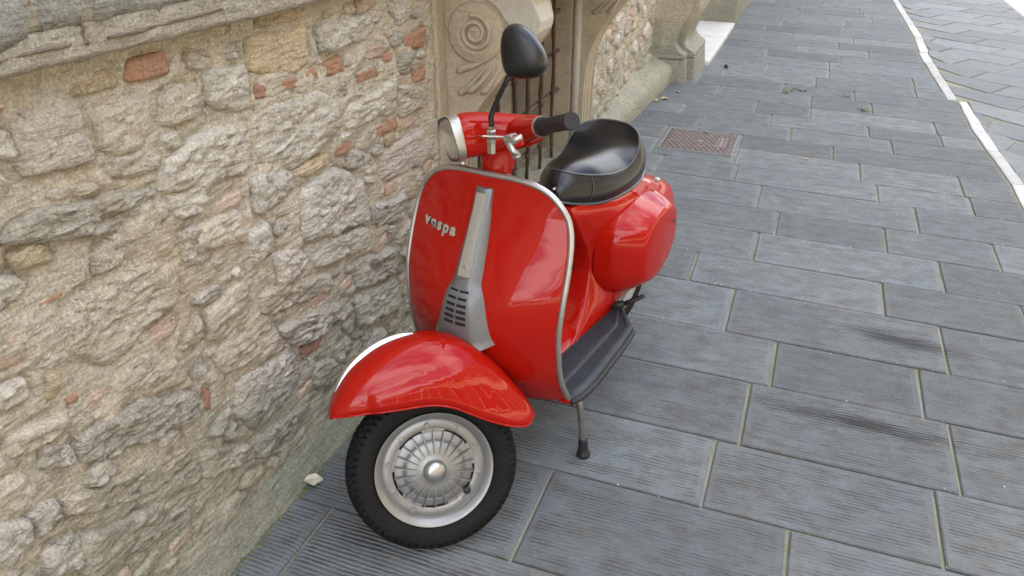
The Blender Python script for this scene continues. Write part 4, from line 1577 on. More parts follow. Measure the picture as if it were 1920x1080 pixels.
# tyre with cut tread
def tyre_mesh(R=.2035, hw=.0395, nseg=640):
    prof = []
    for k in range(49):
        a = -math.pi * .80 + 2 * math.pi * .80 * k / 48
        x = hw * math.sin(a) * (1.0 if abs(a) < 1.9 else 1.0)
        r = R - .036 + .036 * math.copysign(abs(math.cos(a)) ** .85, math.cos(a))
        prof.append((r, x, a))
    vs, fs = [], []
    for i in range(nseg):
        th = 2 * math.pi * i / nseg
        ph = (i % 10) / 10.0
        for r, x, a in prof:
            cut = 0.0
            aa = abs(a)
            if aa < 1.22:
                zz = .15 * math.sin(2 * math.pi * ph)
                for g0 in (-.72, -.26, .26, .72):
                    if abs(a - g0 - zz) < .085: cut = .0070
                if aa > .62:
                    p2 = (ph + (0 if a > 0 else .5)) % 1
                    if p2 < .30: cut = .0085 * min(1, (1.28 - aa) / .10 + .35)
            elif aa < 1.62:
                cut = -.0006 * math.cos(2 * math.pi * ph * 2) * (1.62 - aa)
            if 1.72 < aa < 1.77 or 2.05 < aa < 2.09: cut -= .0009
            rr = r - cut
            vs.append((x - math.copysign(cut * .5, x) * (aa > .7), rr * math.cos(th), rr * math.sin(th)))
    mpr = len(prof)
    for i in range(nseg):
        i2 = (i + 1) % nseg
        for k in range(mpr - 1):
            fs.append((i * mpr + k, i2 * mpr + k, i2 * mpr + k + 1, i * mpr + k + 1))
    mb = MB()
    mb.add(vs, fs)
    return mb


ty = tyre_mesh()
tyre_me = ty.mesh("tyre")
tyre_me.materials.append(MAT["tyre_rubber"])
tyre_me.shade_smooth()


def wheel(name, Mx, front=True):
    # rim (axis x, outer face +x)
    mb = MB()
    mb.lathe([(.128, -.030), (.1385, -.0315), (.1385, -.029), (.126, -.024), (.118, .010), (.121, .020), (.1265, .0255), (.1315, .029), (.1365, .0325), (.1392, .0330), (.1385, .0305), (.134, .0268)], 120)
    mb.lathe([(.1315, .0290), (.1275, .0215), (.1235, .0175), (.1195, .0165), (.1165, .0180), (.1140, .0192), (.099, .0192), (.0972, .0180), (.0968, .010)], 120)
    rim = mb.build(name, "wheel_silver", sc, sharp=40)
    rim.matrix_basis = Mx
    o = link("tyre", tyre_me, "tyre_rubber", rim)
    # near-black disc painting the shade of the well behind, drum hub
    mb = MB()
    mb.lathe([(.118, .002), (.098, .000), (.088, -.002), (.0, -.002)], 64)
    mb.build("drum_back", "shade_black", rim)
    mb = MB()
    mb.lathe([(.0920, .004), (.0930, .011), (.0920, .0160), (.086, .0185), (.0760, .0200), (.0742, .0186), (.0722, .0190), (.0705, .0228), (.063, .0265), (.050, .0300), (.042, .0310), (.030, .0318), (.0275, .0335), (.0, .0335)], 96)
    drum = mb.build("drum", "wheel_silver", rim, sharp=45)
    mb = MB()
    mb.lathe([(.0262, .0325), (.0262, .0352), (.0245, .0400), (.0205, .0446), (.0135, .0478), (.0065, .0488), (.0, .0490)], 40)
    mb.lathe([(.0262, .0352), (.0275, .0345), (.0285, .0330)], 40)
    mb.build("hub_cap", "hub_cap_metal", rim, sharp=50)
    # cooling fins, one mesh shared
    mb = MB()
    def fin_sec(r, h0, h1, w):
        return [(h0, -w, r), (h1, -w * .35, r), (h1, w * .35, r), (h0, w, r)]
    S = [fin_sec(.041, .029, .0318, .0014), fin_sec(.052, .028, .0338, .0024), (fin_sec(.070, .020, .0330, .0030)), fin_sec(.0860, .0160, .0300, .0034), fin_sec(.0940, .010, .0262, .0040)]
    mb.grid(np.array(S))
    mb.add(S[-1], [(0, 1, 2, 3)])
    fme = mb.mesh("fin")
    fme.materials.append(MAT["wheel_silver"])
    for k in range(22):
        f = link("fin", fme, "wheel_silver", rim, smooth=False)
        f.matrix_basis = Matrix.Rotation(2 * math.pi * (k + .25) / 22, 4, 'X')
    # rim bridges that leave dark arcs between drum and rim
    for k in range(5):
        mb = MB()
        a0 = 2 * math.pi * (k / 5) + .22
        Pq = []
        for i in range(9):
            a = a0 + (i / 8 - .5) * .58
            Pq.append([(.0186, r * math.sin(a), r * math.cos(a)) for r in (.0985, .0935, .0895)])
        mb.grid(np.array(Pq))
        mb.build("rim_bridge", "wheel_silver", rim)
    nb_ = MB()
    nb_.lathe([(.0085, .0188), (.0085, .0202), (.0078, .0206), (.0, .0206)], 20)
    nb_.lathe([(.0062, .0205), (.0062, .0255), (.0, .0258)], 6)
    nb_.lathe([(.0030, .0255), (.0030, .0285), (.0, .0290)], 10)
    nme = nb_.mesh("nut")
    nme.materials.append(MAT["wheel_silver"])
    rb_ = MB()
    rb_.lathe([(.0068, .0186), (.0066, .0203), (.0050, .0208), (.0, .0208)], 18)
    rme = rb_.mesh("rivet")
    rme.materials.append(MAT["wheel_silver"])
    rme.shade_smooth()
    for k in range(5):
        f = link("nut", nme, "wheel_silver", rim, smooth=False)
        f.matrix_basis = Matrix.Rotation(2 * math.pi * k / 5 - .09, 4, 'X') @ Matrix.Translation((0, 0, .1075))
        f = link("rivet", rme, "wheel_silver", rim, smooth=False)
        f.matrix_basis = Matrix.Rotation(2 * math.pi * (k + .5) / 5 - .09, 4, 'X') @ Matrix.Translation((0, 0, .1075))
    mb = MB()
    mb.tube([(.010, .058, -.070), (.022, .060, -.071), (.032, .061, -.072)], [.0050, .0062, .0068], 10)
    mb.tube([(.031, .061, -.072), (.034, .061, -.072), (.036, .061, -.072)], [.0088, .0095, .0070], 12)
    mb.build("valve_cap", "black_rubber", rim)
    return rim


wheel("front_wheel", MW)
# rear wheel
wheel("rear_wheel", Matrix.Translation((.0, 1.18, .2035)))

# mudguard
CR = [(-.194, .197), (-.188, .214), (-.171, .238), (-.137, .2725), (-.10, .296), (-.05, .3155), (.006, .323), (.061, .3175), (.111, .298), (.156, .262), (.205, .196), (.243, .122), (.258, .085), (.263, .062)]
BT = [(-.190, .195), (-.186, .198), (-.170, .1965), (-.135, .194), (-.09, .190), (-.04, .184), (.027, .174), (.076, .152), (.117, .119), (.154, .089), (.192, .063), (.226, .047), (.244, .046), (.254, .052)]
WD = [.038, .043, .052, .064, .073, .079, .083, .084, .083, .078, .068, .055, .045, .034]
NS = 110
cr, bt, wd_ = catmull(CR, NS), catmull(BT, NS), catmull([(w, 0) for w in WD], NS)[:, 0]
crease = []
P = []
for i in range(NS):
    row = []
    for k in range(-24, 25):
        ph = abs(k) / 24 * math.pi / 2
        n = 2.75
        fx = math.sin(ph) ** (2 / n)
        g = 1 - max(0.0, math.cos(ph)) ** (2 / n)
        x = math.copysign(wd_[i] * (1.0 if k > 0 else 1.08) * fx, k)
        yz = cr[i] + (bt[i] - cr[i]) * g
        # pressed crease along the side
        yc, zc = yz
        d = zc - (.2285 + .05 * (yc + .10))
        if abs(x) > wd_[i] * .7 and -.105 < yc < .165:
            ed = min(1, (yc + .105) / .02, (.165 - yc) / .06)
            x += math.copysign(.0068 * max(0, min(1, ed)) * (1 / (1 + math.exp(max(-60, min(60, d * 700))))), x)
        row.append((x, yz[0], yz[1]))
    P.append(row)
m = MB()
m.grid(np.array(P))
mud = sp(steered(m, MW), "front_mudguard", "red_paint", solid=.0022, offset=0.0)
lip = [P[i][48] for i in range(NS)]
lip2 = [P[i][0] for i in range(NS - 1, -1, -1)]
frontl = [P[0][k] for k in range(1, 48)]
rearl = [P[-1][k] for k in range(47, 0, -1)]
m = MB()
m.tube(lip + rearl + lip2 + frontl, .0026, 8, closed=True)
sp(steered(m, MW), "rolled_lip", "red_paint", parent=mud)
# chrome crest
Q = []
for i in range(36):
    t_ = .165 + (.50 - .165) * i / 35
    a = cr[int(t_ * (NS - 1))]
    b = cr[int(t_ * (NS - 1)) + 1]
    f = t_ * (NS - 1) - int(t_ * (NS - 1))
    p = a + (b - a) * f
    tg = (b - a) / np.linalg.norm(b - a)
    nrm = np.array([-tg[1], tg[0]])
    hh = .0135 * math.sin(math.pi * (.10 + .86 * i / 35)) ** .6
    w = .0075 * (1 - .45 * i / 35)
    Q.append([(sx * w, p[0] + nrm[0] * q, p[1] + nrm[1] * q) for sx, q in ((-1, -.002), (-.9, .003), (-.55, hh * .8), (0, hh), (.55, hh * .8), (.9, .003), (1, -.002))])
m = MB()
m.grid(np.array(Q))
m.add(Q[0], [tuple(range(7))])
m.add(Q[-1], [tuple(range(7))])
sp(steered(m, MW), "crest", "chrome", parent=mud, sharp=50)
# fork arm and link on the rider's right
m = MB()
m.tube([(-.050, .118, .270), (-.062, .105, .245), (-.070, .080, .20), (-.070, .062, .10), (-.066, .030, .035), (-.060, .0, .0)], [.024, .022, .021, .020, .022, .024], 14)
m.lathe([(.0, -.075), (.050, -.072), (.056, -.040), (.05, -.02)], 28, 'X')
sp(steered(m, MW), "fork_arm", "red_paint")

# headset: body lofted front to back, neck, arms
P = []
HB = [(-.128, .079, .0615, -.0350, .012), (-.11, .078, .0655, -.0365, .010), (-.08, .076, .0625, -.0380, .006), (-.045, .076, .0545, -.0400, -.002), (-.01, .080, .0445, -.0425, -.008), (.03, .082, .032, -.042, -.008), (.060, .070, .0245, -.036, -.006), (.078, .045, .0185, -.026, -.004), (.084, .010, .012, -.012, 0)]
for i in range(60):
    y = -.128 + (.084 + .128) * i / 59
    w, zt, zb, zm = pick(HB, y)
    ring = []
    for k in range(40):
        a = 2 * math.pi * k / 40
        c_, s_ = math.cos(a), math.sin(a)
        n = 3.6
        x = w * math.copysign(abs(c_) ** (2 / n), c_)
        if s_ >= 0: z = zm + (zt - zm) * abs(s_) ** (2 / n)
        else: z = zm - (zm - zb) * abs(s_) ** (2 / n)
        x *= 1.0 - .12 * max(0, (zm - z) / .04)
        ring.append((x, y, z))
    P.append(ring)
m = MB()
m.grid(np.array(P), cv=True)
m.add(P[-1], [tuple(range(40))])
hs_ = sp(steered(m, MH), "headset", "red_paint", sharp=60)
for sgn in (1, -1):
    P = []
    for i in range(20):
        u = i / 19
        x = sgn * (.045 + .150 * u)
        y0 = .010 + .012 * u
        rz = .036 - .0175 * min(1, u * 1.15) ** .8
        ry = .050 - .029 * min(1, u * 1.1) ** .8
        zc = -.004 + .001 * u
        P.append([(x, y0 + ry * math.copysign(abs(math.cos(a)) ** .8, math.cos(a)), zc + rz * math.copysign(abs(math.sin(a)) ** .8, math.sin(a))) for a in np.linspace(0, 2 * math.pi, 28, endpoint=False)])
    m = MB()
    m.grid(np.array(P), cv=True)
    m.add(P[-1], [tuple(range(28))])
    sp(steered(m, MH), "bar_arm", "red_paint", parent=hs_, sharp=60)
    # grip: ribbed rubber, flanged at both ends
    M0 = Matrix.Translation((sgn * .195, .022, -.0025)) @ Matrix.Rotation(math.radians(4 if sgn > 0 else -4), 4, 'Z')
    prof = []
    L = .142
    for r, x in ((.0, -.004), (.0245, -.004), (.0262, -.001), (.0262, .006), (.0225, .010), (.0200, .014)):
        prof.append((r, x))
    for k in range(2, 20):
        prof.append((.0192 + .0004 * (k % 2), .012 + (L - .018) * k / 20))
    for r, x in ((.0200, L - .008), (.0222, L - .003), (.0222, L + .004), (.0205, L + .007), (.0, L + .0075)):
        prof.append((r, x))
    prof = [(r * .80, sgn * (x * 1.03)) for r, x in prof]
    vs, fs = [], []
    n = 72
    for k in range(n):
        a = 2 * math.pi * k / n
        for r, x in prof:
            rr = r + (.0007 * math.cos(a * 18) if .0148 < r < .0163 else 0)
            vs.append((x, rr * math.cos(a), rr * math.sin(a)))
    mp = len(prof)
    for k in range(n):
        for j in range(mp - 1):
            fs.append((k * mp + j, ((k + 1) % n) * mp + j, ((k + 1) % n) * mp + j + 1, k * mp + j + 1))
    m = MB()
    m.add(vs, fs, 0, M0)
    sp(steered(m, MH), "grip", "black_rubber", parent=None, sharp=50)
    m = MB()
    m.lathe([(r, sgn * x) for r, x in ((.016, -.022), (.0195, -.020), (.0222, -.012), (.0222, -.004), (.017, -.003))], 36, 'X', M0)
    sp(steered(m, MH), "grip_collar", "steel_dull" if sgn < 0 else "trim_aluminium", parent=hs_)
# neck down to the legshield, following the steering axis
P = []
for i in range(26):
    u = i / 25
    z = -.030 - .12 * u
    yc = -.034 + (z + .03) * math.tan(RK) * .62 - .0
    rx = .050 - .020 * min(1, u * 1.7) ** .7
    ry = .050 - .018 * min(1, u * 1.5) ** .8
    P.append([(rx * math.cos(a), yc + ry * math.sin(a) + .004 * (1 - u), z + .0 * math.sin(a)) for a in np.linspace(0, 2 * math.pi, 32, endpoint=False)])
m = MB()
m.grid(np.array(P), cv=True)
sp(steered(m, MH), "neck", "red_paint", parent=hs_)
m = MB()
m.tube([(0, .30, .66), (0, .355, .745), (0, .395, .815)], .033, 24)
sp(m, "steering_tube", "red_paint")
# head lamp: trapezoid bezel, lens, reflector
def lamp_ring(sw, st, sb, y, ytop=0.0, n=48, p=4.2):
    ring = []
    for k in range(n):
        a = 2 * math.pi * k / n
        c_, s_ = math.cos(a), math.sin(a)
        zt = .0135 + (.0505 * st) * math.copysign(abs(s_) ** (2 / p), s_) if s_ >= 0 else .0135 - (.0505 * sb) * abs(s_) ** (2 / p)
        x = .0805 * sw * math.copysign(abs(c_) ** (2 / p), c_)
        x *= 1 - .11 * max(0, (.0135 - zt) / .05)
        ring.append((x, y - ytop * (zt - .0135) / .05, zt))
    return ring


m = MB()
m.grid(np.array([lamp_ring(1.0, 1.0, 1.0, -.1235), lamp_ring(1.03, 1.02, 1.03, -.1245), lamp_ring(1.035, 1.03, 1.035, -.1275), lamp_ring(1.025, 1.03, 1.02, -.1410, .002), lamp_ring(1.012, 1.02, 1.012, -.1440, .003), lamp_ring(.992, .995, .992, -.1442, .003), lamp_ring(.985, .985, .985, -.138, .003)]), cv=True)
lamp = sp(steered(m, MH), "headlamp", "trim_aluminium", sharp=55)
lamp.data.materials[0] = MAT["chrome_soft"] if "chrome_soft" in MAT else MAT["trim_aluminium"]
P = [lamp_ring(.985 * s_, .985 * s_, .985 * s_, -.1425 - .012 * (1 - s_ ** 2), .003 * s_) for s_ in (1, .9, .7, .45, .2, .02)]
m = MB()
m.grid(np.array(P), cv=True)
sp(steered(m, MH), "lens", "lamp_lens", parent=lamp)
P = [lamp_ring(.94 * s_, .94 * s_, .94 * s_, -.133 + .040 * (1 - s_ ** 2), .003 * s_) for s_ in (1, .9, .7, .45, .2, .02)]
m = MB()
m.grid(np.array(P), cv=True)
sp(steered(m, MH), "reflector", "lamp_reflector", parent=lamp)
m = MB()
m.lathe([(0, .0), (.004, .0), (.005, -.006), (.003, -.010), (0, -.010)], 14, 'Z', Matrix.Translation((.03, -.130, -.0385)))
sp(steered(m, MH), "lamp_screw", "badge_metal", parent=lamp)

m = MB()
m.tube(lamp_ring(.985, .985, .985, -.1432, .003), .0017, 6, closed=True)
sp(steered(m, MH), "gasket", "black_rubber", parent=lamp)
# seam between upper and lower headset halves
m = MB()
pts = []
for i in range(30):
    y = -.120 + .165 * i / 29
    w, zt, zb, zm = pick(HB, y)
    pts.append((w * 1.004, y, zm))
m.tube(pts, .0011, 6)
sp(steered(m, MH), "seam", "tail_red", parent=hs_)

# clutch lever: bracket and short chromed lever with ball
m = MB()
m.tube([(.150, -.030, -.012), (.165, -.050, -.014), (.180, -.052, -.016), (.196, -.046, -.017), (.206, -.030, -.012)], [.010, .012, .010, .008, .005], 12)
m.tube([(.176, -.052, -.016), (.190, -.055, -.026), (.196, -.052, -.038), (.190, -.046, -.047)], [.008, .0075, .007, .0085], 12)
m.lathe([(0, -.0095), (.006, -.0075), (.0095, 0), (.006, .0075), (0, .0095)], 16, 'X', Matrix.Translation((.189, -.046, -.049)))
sp(steered(m, MH), "clutch_lever", "hub_cap_metal")
m = MB()
m.box((.160, -.036, -.020), (.030, .034, .026))
sp(steered(m, MH), "lever_bracket", "red_paint", smooth=False, bevel=.005)

# mirror on its stalk
CB = MH @ Vector((.118, -.073, .0))
m = MB()
m.lathe([(0, -.036), (.0095, -.036), (.0095, -.014), (.0105, -.012), (.0105, -.003), (.0075, -.003), (.0075, .004), (.0112, .004), (.0112, .013), (.0075, .016), (.0075, .024), (0, .024)], 6, 'Z', Matrix.Translation(CB))
mst = sp(m, "mirror_clamp", "steel_dull", smooth=False)
m = MB()
m.box((.118, -.050, .0), (.026, .092, .004), MH @ Matrix.Translation((.118, -.073, 0)) @ Matrix.Rotation(math.radians(-15), 4, 'X') @ Matrix.Translation((-.118, .073, 0)))
sp(m, "clamp_plate", "steel_dull", parent=mst, smooth=False, bevel=.001)
SA = CB + Vector((0, 0, .020))

SB = Vector((.031, .311, .972))
stk = [SA - Vector((0, 0, .006)), SA + Vector((.001, 0, .010)), SB, SB + Vector((.010, .004, .030)), Vector((.062, .322, 1.048)), Vector((.074, .331, 1.078))]
m = MB()
m.tube(stk, [.0062, .0062, .006, .0055, .0052, .0052], 12)
stalk = sp(m, "mirror_stalk", "black_plastic")
MO = [(.0225, .0544), (.0056, .0507), (-.0117, .039), (-.0276, .0212), (-.0398, .0033), (-.0463, -.0152), (-.0449, -.029), (-.0339, -.0453), (-.0175, -.0508), (.0049, -.0531), (.0238, -.0527), (.0374, -.0466), (.046, -.0296), (.051, -.0055), (.0519, .0186), (.0493, .0341), (.0425, .0464), (.0335, .0522)]
MCc = Vector((.105, .325, 1.113))
MU, MV, MN = Vector((-.9701, -.2425, 0)), Vector((-.0462, .1848, .9817)), Vector((.2381, -.9524, .1905))
ol = chaikin(MO, 2)


def mir_ring(sc_, d):
    c = np.array([.003, 0])
    return [tuple(MCc + MU * (c[0] + (p[0] - c[0]) * sc_) + MV * (p[1] * sc_) + MN * d) for p in ol]


m = MB()
R_ = [mir_ring(.94, -.017), mir_ring(.985, -.0165), mir_ring(1.0, -.013), mir_ring(1.0, -.004), mir_ring(.975, .004), mir_ring(.92, .0105), mir_ring(.82, .0160), mir_ring(.65, .0200), mir_ring(.45, .0222), mir_ring(.2, .0234), mir_ring(.02, .0236)]
m.grid(np.array(R_), cv=True)
mir = sp(m, "mirror", "black_plastic", sharp=70)
m = MB()
m.add(mir_ring(.94, -.0165), [tuple(range(len(ol)))])
sp(m, "mirror_glass", "mirror_glass", parent=mir, smooth=False)

# ---- rear body
YF = [(.246, .56), (.262, .60), (.271, .635), (.30, .682), (.333, .720), (.38, .752), (.42, .764), (.477, .748), (.53, .716), (.58, .688), (.615, .668), (.635, .662)]
YB = [(.246, 1.40), (.30, 1.42), (.40, 1.42), (.50, 1.36), (.57, 1.20), (.60, 1.13), (.62, 1.095), (.635, 1.06)]
WM = [(.246, .110), (.30, .135), (.40, .158), (.50, .158), (.56, .148), (.60, .134), (.62, .121), (.635, .110)]
WF = [(.246, .115), (.262, .105), (.30, .095), (.36, .085), (.45, .078), (.55, .072), (.60, .066), (.635, .055)]
P = []
for i in range(64):
    z = .246 + (.635 - .246) * i / 63
    yf, yb, wm, wf = pick(YF, z)[0], pick(YB, z)[0], pick(WM, z)[0], pick(WF, z)[0]
    L = yb - yf
    half = [(0, yf), (wf * .50, yf + .001), (wf * .88, yf + .005), (wf * 1.03, yf + .018), (wf + (wm - wf) * .38, yf + .075), (wf + (wm - wf) * .78, yf + .15), (wm, yf + .27), (wm * 1.0, yf + L * .58), (wm * .86, yb - .13), (wm * .60, yb - .035), (0, yb)]
    h = catmull(half, 61)
    ring = [(x, y, z) for x, y in h] + [(-x, y, z) for x, y in h[-2:0:-1]]
    P.append(ring)
m = MB()
m.grid(np.array(P), cv=True)
nr_ = len(P[0])
m.add(P[-1], [tuple(range(nr_))])
body = sp(m, "rear_body", "red_paint", sharp=60)

# floor pan and tunnel
XI = [(.38, .100), (.56, .104), (.70, .113), (.80, .120), (.885, .127)]
XO = [(.372, .214), (.40, .228), (.44, .234), (.50, .2355), (.60, .232), (.69, .2285), (.765, .222), (.80, .193), (.84, .1605), (.884, .128)]
poly = [(x, y) for y, x in XO]
poly = poly + [(-x, y) for x, y in poly[::-1]]
m = MB()
m.prism(poly, 'Z', .238, .2535)
sp(m, "floor_board", "red_paint", smooth=False, bevel=.004)
P = []
for i in range(30):
    y = .37 + (.80 - .37) * i / 29
    w = .104 + .014 * i / 29
    hgt = .036 + .012 * (i / 29) ** 2
    P.append([(w * u, y, .252 + hgt * (1 - abs(u) ** 2.6)) for u in np.linspace(-1, 1, 25)])
m = MB()
m.grid(np.array(P))
sp(m, "tunnel", "red_paint")
# legshield foot, blending down to the floor
P = []
for k in range(NX + 1):
    x = .21 * (-1 + 2 * k / NX)
    p = ls_pt(x, .2455)
    P.append([(x, p[1], .2455), (x, p[1] + .010, .240), (x, p[1] + .035, .238), (x, max(p[1] + .05, .42), .238)])
m = MB()
m.grid(np.array(P))
sp(m, "legshield_foot", "red_paint")

for sg in (1, -1):
    m = MB()
    N = 56
    bands = [(0, .0), (.012, .0045), (.05, .0055), (.43, .0055), (.45, .0085), (.47, .0095), (.53, .0095), (.55, .0085), (.57, .0055), (.80, .0055), (.825, .0095), (.86, .0105), (.955, .0105), (.985, .008), (1.0, .002), (1.012, -.012)]
    P = []
    for i in range(N):
        y = .385 + (.882 - .385) * i / (N - 1)
        xi, xo = pick(XI, y)[0], float(np.interp(y, [a for a, b in XO], [b for a, b in XO]))
        en = min(1, (y - .385) / .01, (.882 - y) / .006)
        P.append([(sg * (xi + (xo - xi) * u), y, .2537 + h * max(en, 0) if h > -.005 else .2537 + h) for u, h in bands])
    m.grid(np.array(P))
    mat_ = sp(m, "floor_mat", "mat_rubber", sharp=40)
    m = MB()
    for u0, u1, nu in ((.075, .41, 9), (.59, .79, 6)):
        for i in range(44):
            y = .41 + .0103 * i
            xi, xo = pick(XI, y)[0], float(np.interp(y, [a for a, b in XO], [b for a, b in XO]))
            if xo - xi < .025: continue
            for j in range(nu):
                u = u0 + (u1 - u0) * (j + .5) / nu
                w = (xo - xi) * (u1 - u0) / nu * .36
                x = sg * (xi + (xo - xi) * u)
                m.box((x, y, .2594), (2 * w, .0052, .0009))  # dark plate laid on the mat in place of a shaded hole
    tag(sp(m, "perforation", "hole_shade", parent=mat_, smooth=False), kind="stuff")
    # rubber edge strip of the floor
    m = MB()
    pts = [(sg * (x + .003), y, .2465) for y, x in [(y, float(np.interp(y, [a for a, b in XO], [b for a, b in XO]))) for y in np.linspace(.376, .884, 44)]]
    m.tube(pts, .0085, 10)
    sp(m, "floor_edge", "black_rubber", parent=mat_)

# pad on the tunnel
m = MB()
m.prism([(-.045, .43), (.045, .43), (.060, .50), (.060, .585), (.048, .622), (.02, .632), (-.045, .632)], 'Z', .284, .2965)
for k in range(5):
    m.box((.0 + .0, .46 + .035 * k, .2975), (.085, .012, .003))
sp(m, "tunnel_mat", "black_rubber", smooth=False, bevel=.003)

# ---- side cowls
def cowl(sg):
    cy, cz = .962, .4435
    def ring(x, s, sh=0.0):
        out = []
        for k in range(84):
            a = 2 * math.pi * k / 84
            c_, s_ = math.cos(a), math.sin(a)
            n = 2.9
            ry = .212 if c_ > 0 else .182
            rz = .142
            y = ry * math.copysign(abs(c_) ** (2 / n), c_) * s
            z = rz * math.copysign(abs(s_) ** (2 / n), s_) * s
            z2 = z - .10 * max(0, y) * (1 if z > 0 else .0) + .10 * max(0, y) * (1 if z < 0 else 0) * .6
            taper = .06 * max(0, y) * (x / .22)
            out.append((sg * (x - taper * 1.0), cy + y + sh, cz + z2 + .012 * (x - .1) / .12))
        return out
    rr = [ring(.085, 1.05), ring(.122, 1.03), ring(.140, 1.005), ring(.152, .975), ring(.166, .93), ring(.186, .86), ring(.2075, .765), ring(.2130, .735), ring(.2165, .705), ring(.2185, .66), ring(.2205, .50), ring(.2225, .25), ring(.223, .01)]
    m = MB()
    m.grid(np.array(rr), cv=True)
    return sp(m, "side_cowl", "red_paint")


c1 = cowl(1)
cowl(-1)
m = MB()
m.lathe([(0, 0), (.004, 0), (.005, -.004), (0, -.006)], 12, 'X', Matrix.Translation((.226, 1.035, .50)))
sp(m, "cowl_lock", "badge_dark", parent=c1)

# ---- saddle
TL = [(0, .697, .7248), (.012, .6985, .7240), (.026, .706, .7205), (.042, .722, .714), (.060, .752, .705), (.080, .785, .698), (.090, .81, .693), (.098, .84, .688), (.104, .87, .686), (.108, .90, .686), (.111, .93, .690), (.1115, .96, .702), (.109, .99, .727), (.092, 1.02, .753), (.050, 1.048, .766), (0, 1.056, .769)]
BL = [(0, .652, .657), (.018, .655, .655), (.035, .668, .650), (.052, .692, .642), (.068, .722, .634), (.086, .756, .628), (.099, .786, .626), (.109, .82, .625), (.1155, .86, .624), (.119, .90, .623), (.120, .94, .623), (.119, .98, .624), (.115, 1.015, .626), (.099, 1.055, .631), (.054, 1.083, .636), (0, 1.091, .638)]
NH = 60
tl, bl = catmull(TL, NH), catmull(BL, NH)
def full(h):
    return [tuple(p) for p in h] + [(-p[0], p[1], p[2]) for p in h[-2:0:-1]]
CROWN = [(.697, .7248), (.715, .7290), (.74, .7325), (.78, .7335), (.82, .7315), (.86, .7285), (.90, .7260), (.94, .7240), (.98, .7260), (1.01, .735), (1.035, .753), (1.056, .769)]
tls = sorted([tuple(p) for p in tl], key=lambda q: q[1])
tly = [q[1] for q in tls]
tlx = [q[0] for q in tls]
tlz = [q[2] for q in tls]
def topring(s):
    out = []
    yc = .885
    for p in tl:
        x, y = p[0] * s, yc + (p[1] - yc) * s
        w, ze = float(np.interp(y, tly, tlx)), float(np.interp(y, tly, tlz))
        u = min(1.0, x / max(w, 1e-4))
        k_ = max(0.0, min(1.0, (y - .92) / .08))
        out.append((x, y, ze + (pick(CROWN, y)[0] - ze) * (1 - u ** (2.5 + 2.2 * k_))))
    return out
rings = [full(bl + (0, 0, -.004)), full(bl + (0, 0, .004))]
for u in (.06, .15, .27, .4, .55, .7, .82, .91, .97):
    q = bl + (tl - bl) * u
    bul = .0130 * math.sin(math.pi * u) ** .9
    q = q.copy()
    q[:, 0] *= 1 + bul / .11
    q[:, 1] += np.where(q[:, 1] > .885, 1, -1) * bul * np.minimum(1, np.abs(q[:, 1] - .885) / .2)
    rings.append(full(q))
rings.append(full(tl))
for s_ in (.985, .96, .92, .87, .81, .74, .66, .57, .48, .39, .3, .2, .1, .01):
    rings.append(full(np.array(topring(s_))))
m = MB()
m.grid(np.array(rings), cv=True)
seat = sp(m, "saddle", "seat_vinyl", sharp=55)
m = MB()
m.tube(full(tl + np.array([0, 0, .0005])), .0030, 8, closed=True)
sp(m, "piping", "seat_piping", parent=seat)
m = MB()
q = bl.copy()
q[:, 0] *= 1.02
m.tube(full(q + np.array([0, 0, -.001])), .0046, 8, closed=True)
sp(m, "lower_trim", "seat_piping", parent=seat)
m = MB()
a, b = tl[17], bl[17]
m.tube([tuple(b + (a - b) * u + np.array([.0130 * math.sin(math.pi * u) * .95 + .0008, -.004 * math.sin(math.pi * u), 0])) for u in np.linspace(0, 1, 9)], .0011, 6)
sp(m, "side_seam", "seat_piping", parent=seat)
m = MB()
m.lathe([(0, -.005), (.0035, -.0045), (.0045, -.002), (.0035, .0), (.0035, .008)], 16, 'Y', Matrix.Translation((.012, .650, .690)))
sp(m, "seat_lock", "chrome")
m = MB()
m.tube([(.02, .768, .41), (.022, .745, .408), (.024, .738, .414)], [.006, .006, .009], 12)
sp(m, "bag_hook", "black_rubber")
m = MB()
m.lathe([(0, -.004), (.0045, -.003), (.0045, .006)], 12, 'Y', Matrix.Translation((.026, .735, .402)))
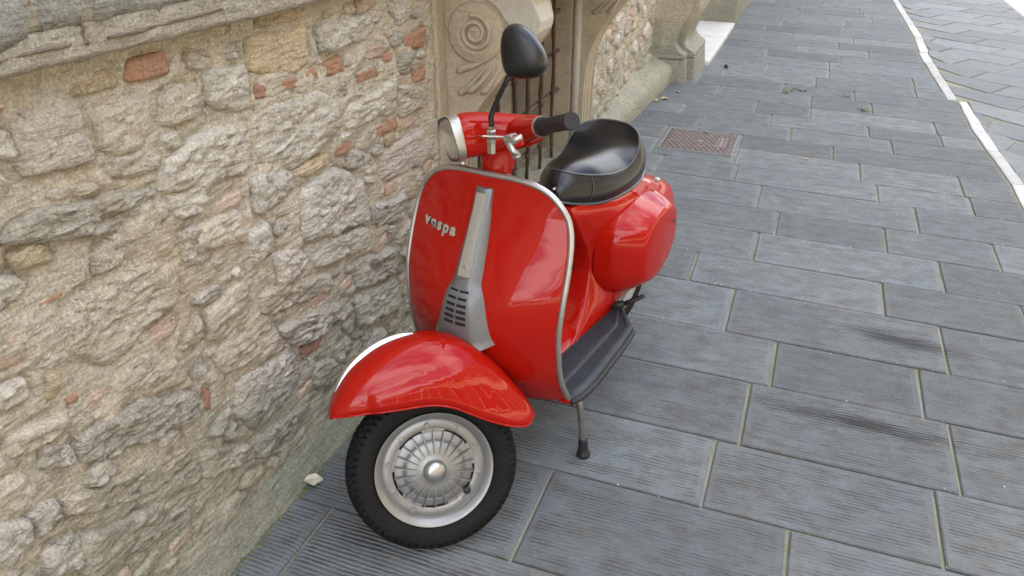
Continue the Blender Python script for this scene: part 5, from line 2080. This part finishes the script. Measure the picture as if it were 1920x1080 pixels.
sp(m, "hook_screw", "chrome")
m = MB()
m.lathe([(0, .010), (.006, .009), (.008, .003), (.008, -.006)], 14, 'X', Matrix.Translation((.128, 1.12, .585)))
sp(m, "side_latch", "horn_insert")

# ---- under the floor: stand, engine block, passenger peg, tail
m = MB()
for sg in (1, -1):
    q = catmull([(sg * .10, .470, .195), (sg * .175, .462, .200), (sg * .201, .462, .185), (sg * .210, .466, .12), (sg * .2165, .470, .045)], 20)
    m.tube([tuple(p) for p in q], .0092, 12)
m.tube([(-.10, .47, .195), (.10, .47, .195)], .0092, 12)
st = sp(m, "centre_stand", "steel_dull")
for sg in (1, -1):
    m = MB()
    m.tube([(sg * .2160, .4695, .062), (sg * .2163, .470, .056), (sg * .2175, .471, .034), (sg * .2185, .472, .014), (sg * .219, .472, .010), (sg * .219, .472, .001)], [.0115, .0125, .0135, .0150, .0185, .0190], 16)
    sp(m, "rubber_boot", "black_rubber", parent=st)
m = MB()
m.tube([(.118, .852, .262), (.136, .862, .266), (.150, .868, .271)], [.012, .013, .0115], 12)
m.tube([(.150, .868, .271), (.172, .880, .283), (.196, .892, .297), (.203, .896, .301)], [.0075, .0070, .0068, .0055], 12)
sp(m, "passenger_peg", "black_rubber")
m = MB()
m.box((-.06, 1.06, .22), (.13, .32, .15))
m.lathe([(0, -.05), (.07, -.05), (.085, -.03), (.085, .05), (0, .055)], 24, 'X', Matrix.Translation((-.08, 1.18, .205)))
m.box((-.02, .95, .26), (.12, .20, .05))
sp(m, "engine_block", "steel_dull", smooth=False, bevel=.01)
m = MB()
m.tube([(-.11, .92, .15), (-.09, 1.05, .12), (-.10, 1.30, .14), (-.10, 1.42, .15)], [.028, .045, .045, .012], 16)
sp(m, "silencer", "steel_dull")
m = MB()
m.box((0, 1.40, .42), (.085, .05, .065))
tl_ = sp(m, "tail_light", "tail_red", smooth=False, bevel=.012)
m = MB()
m.box((0, 1.385, .42), (.095, .04, .075))
sp(m, "lamp_frame", "chrome", parent=tl_, smooth=False, bevel=.008)
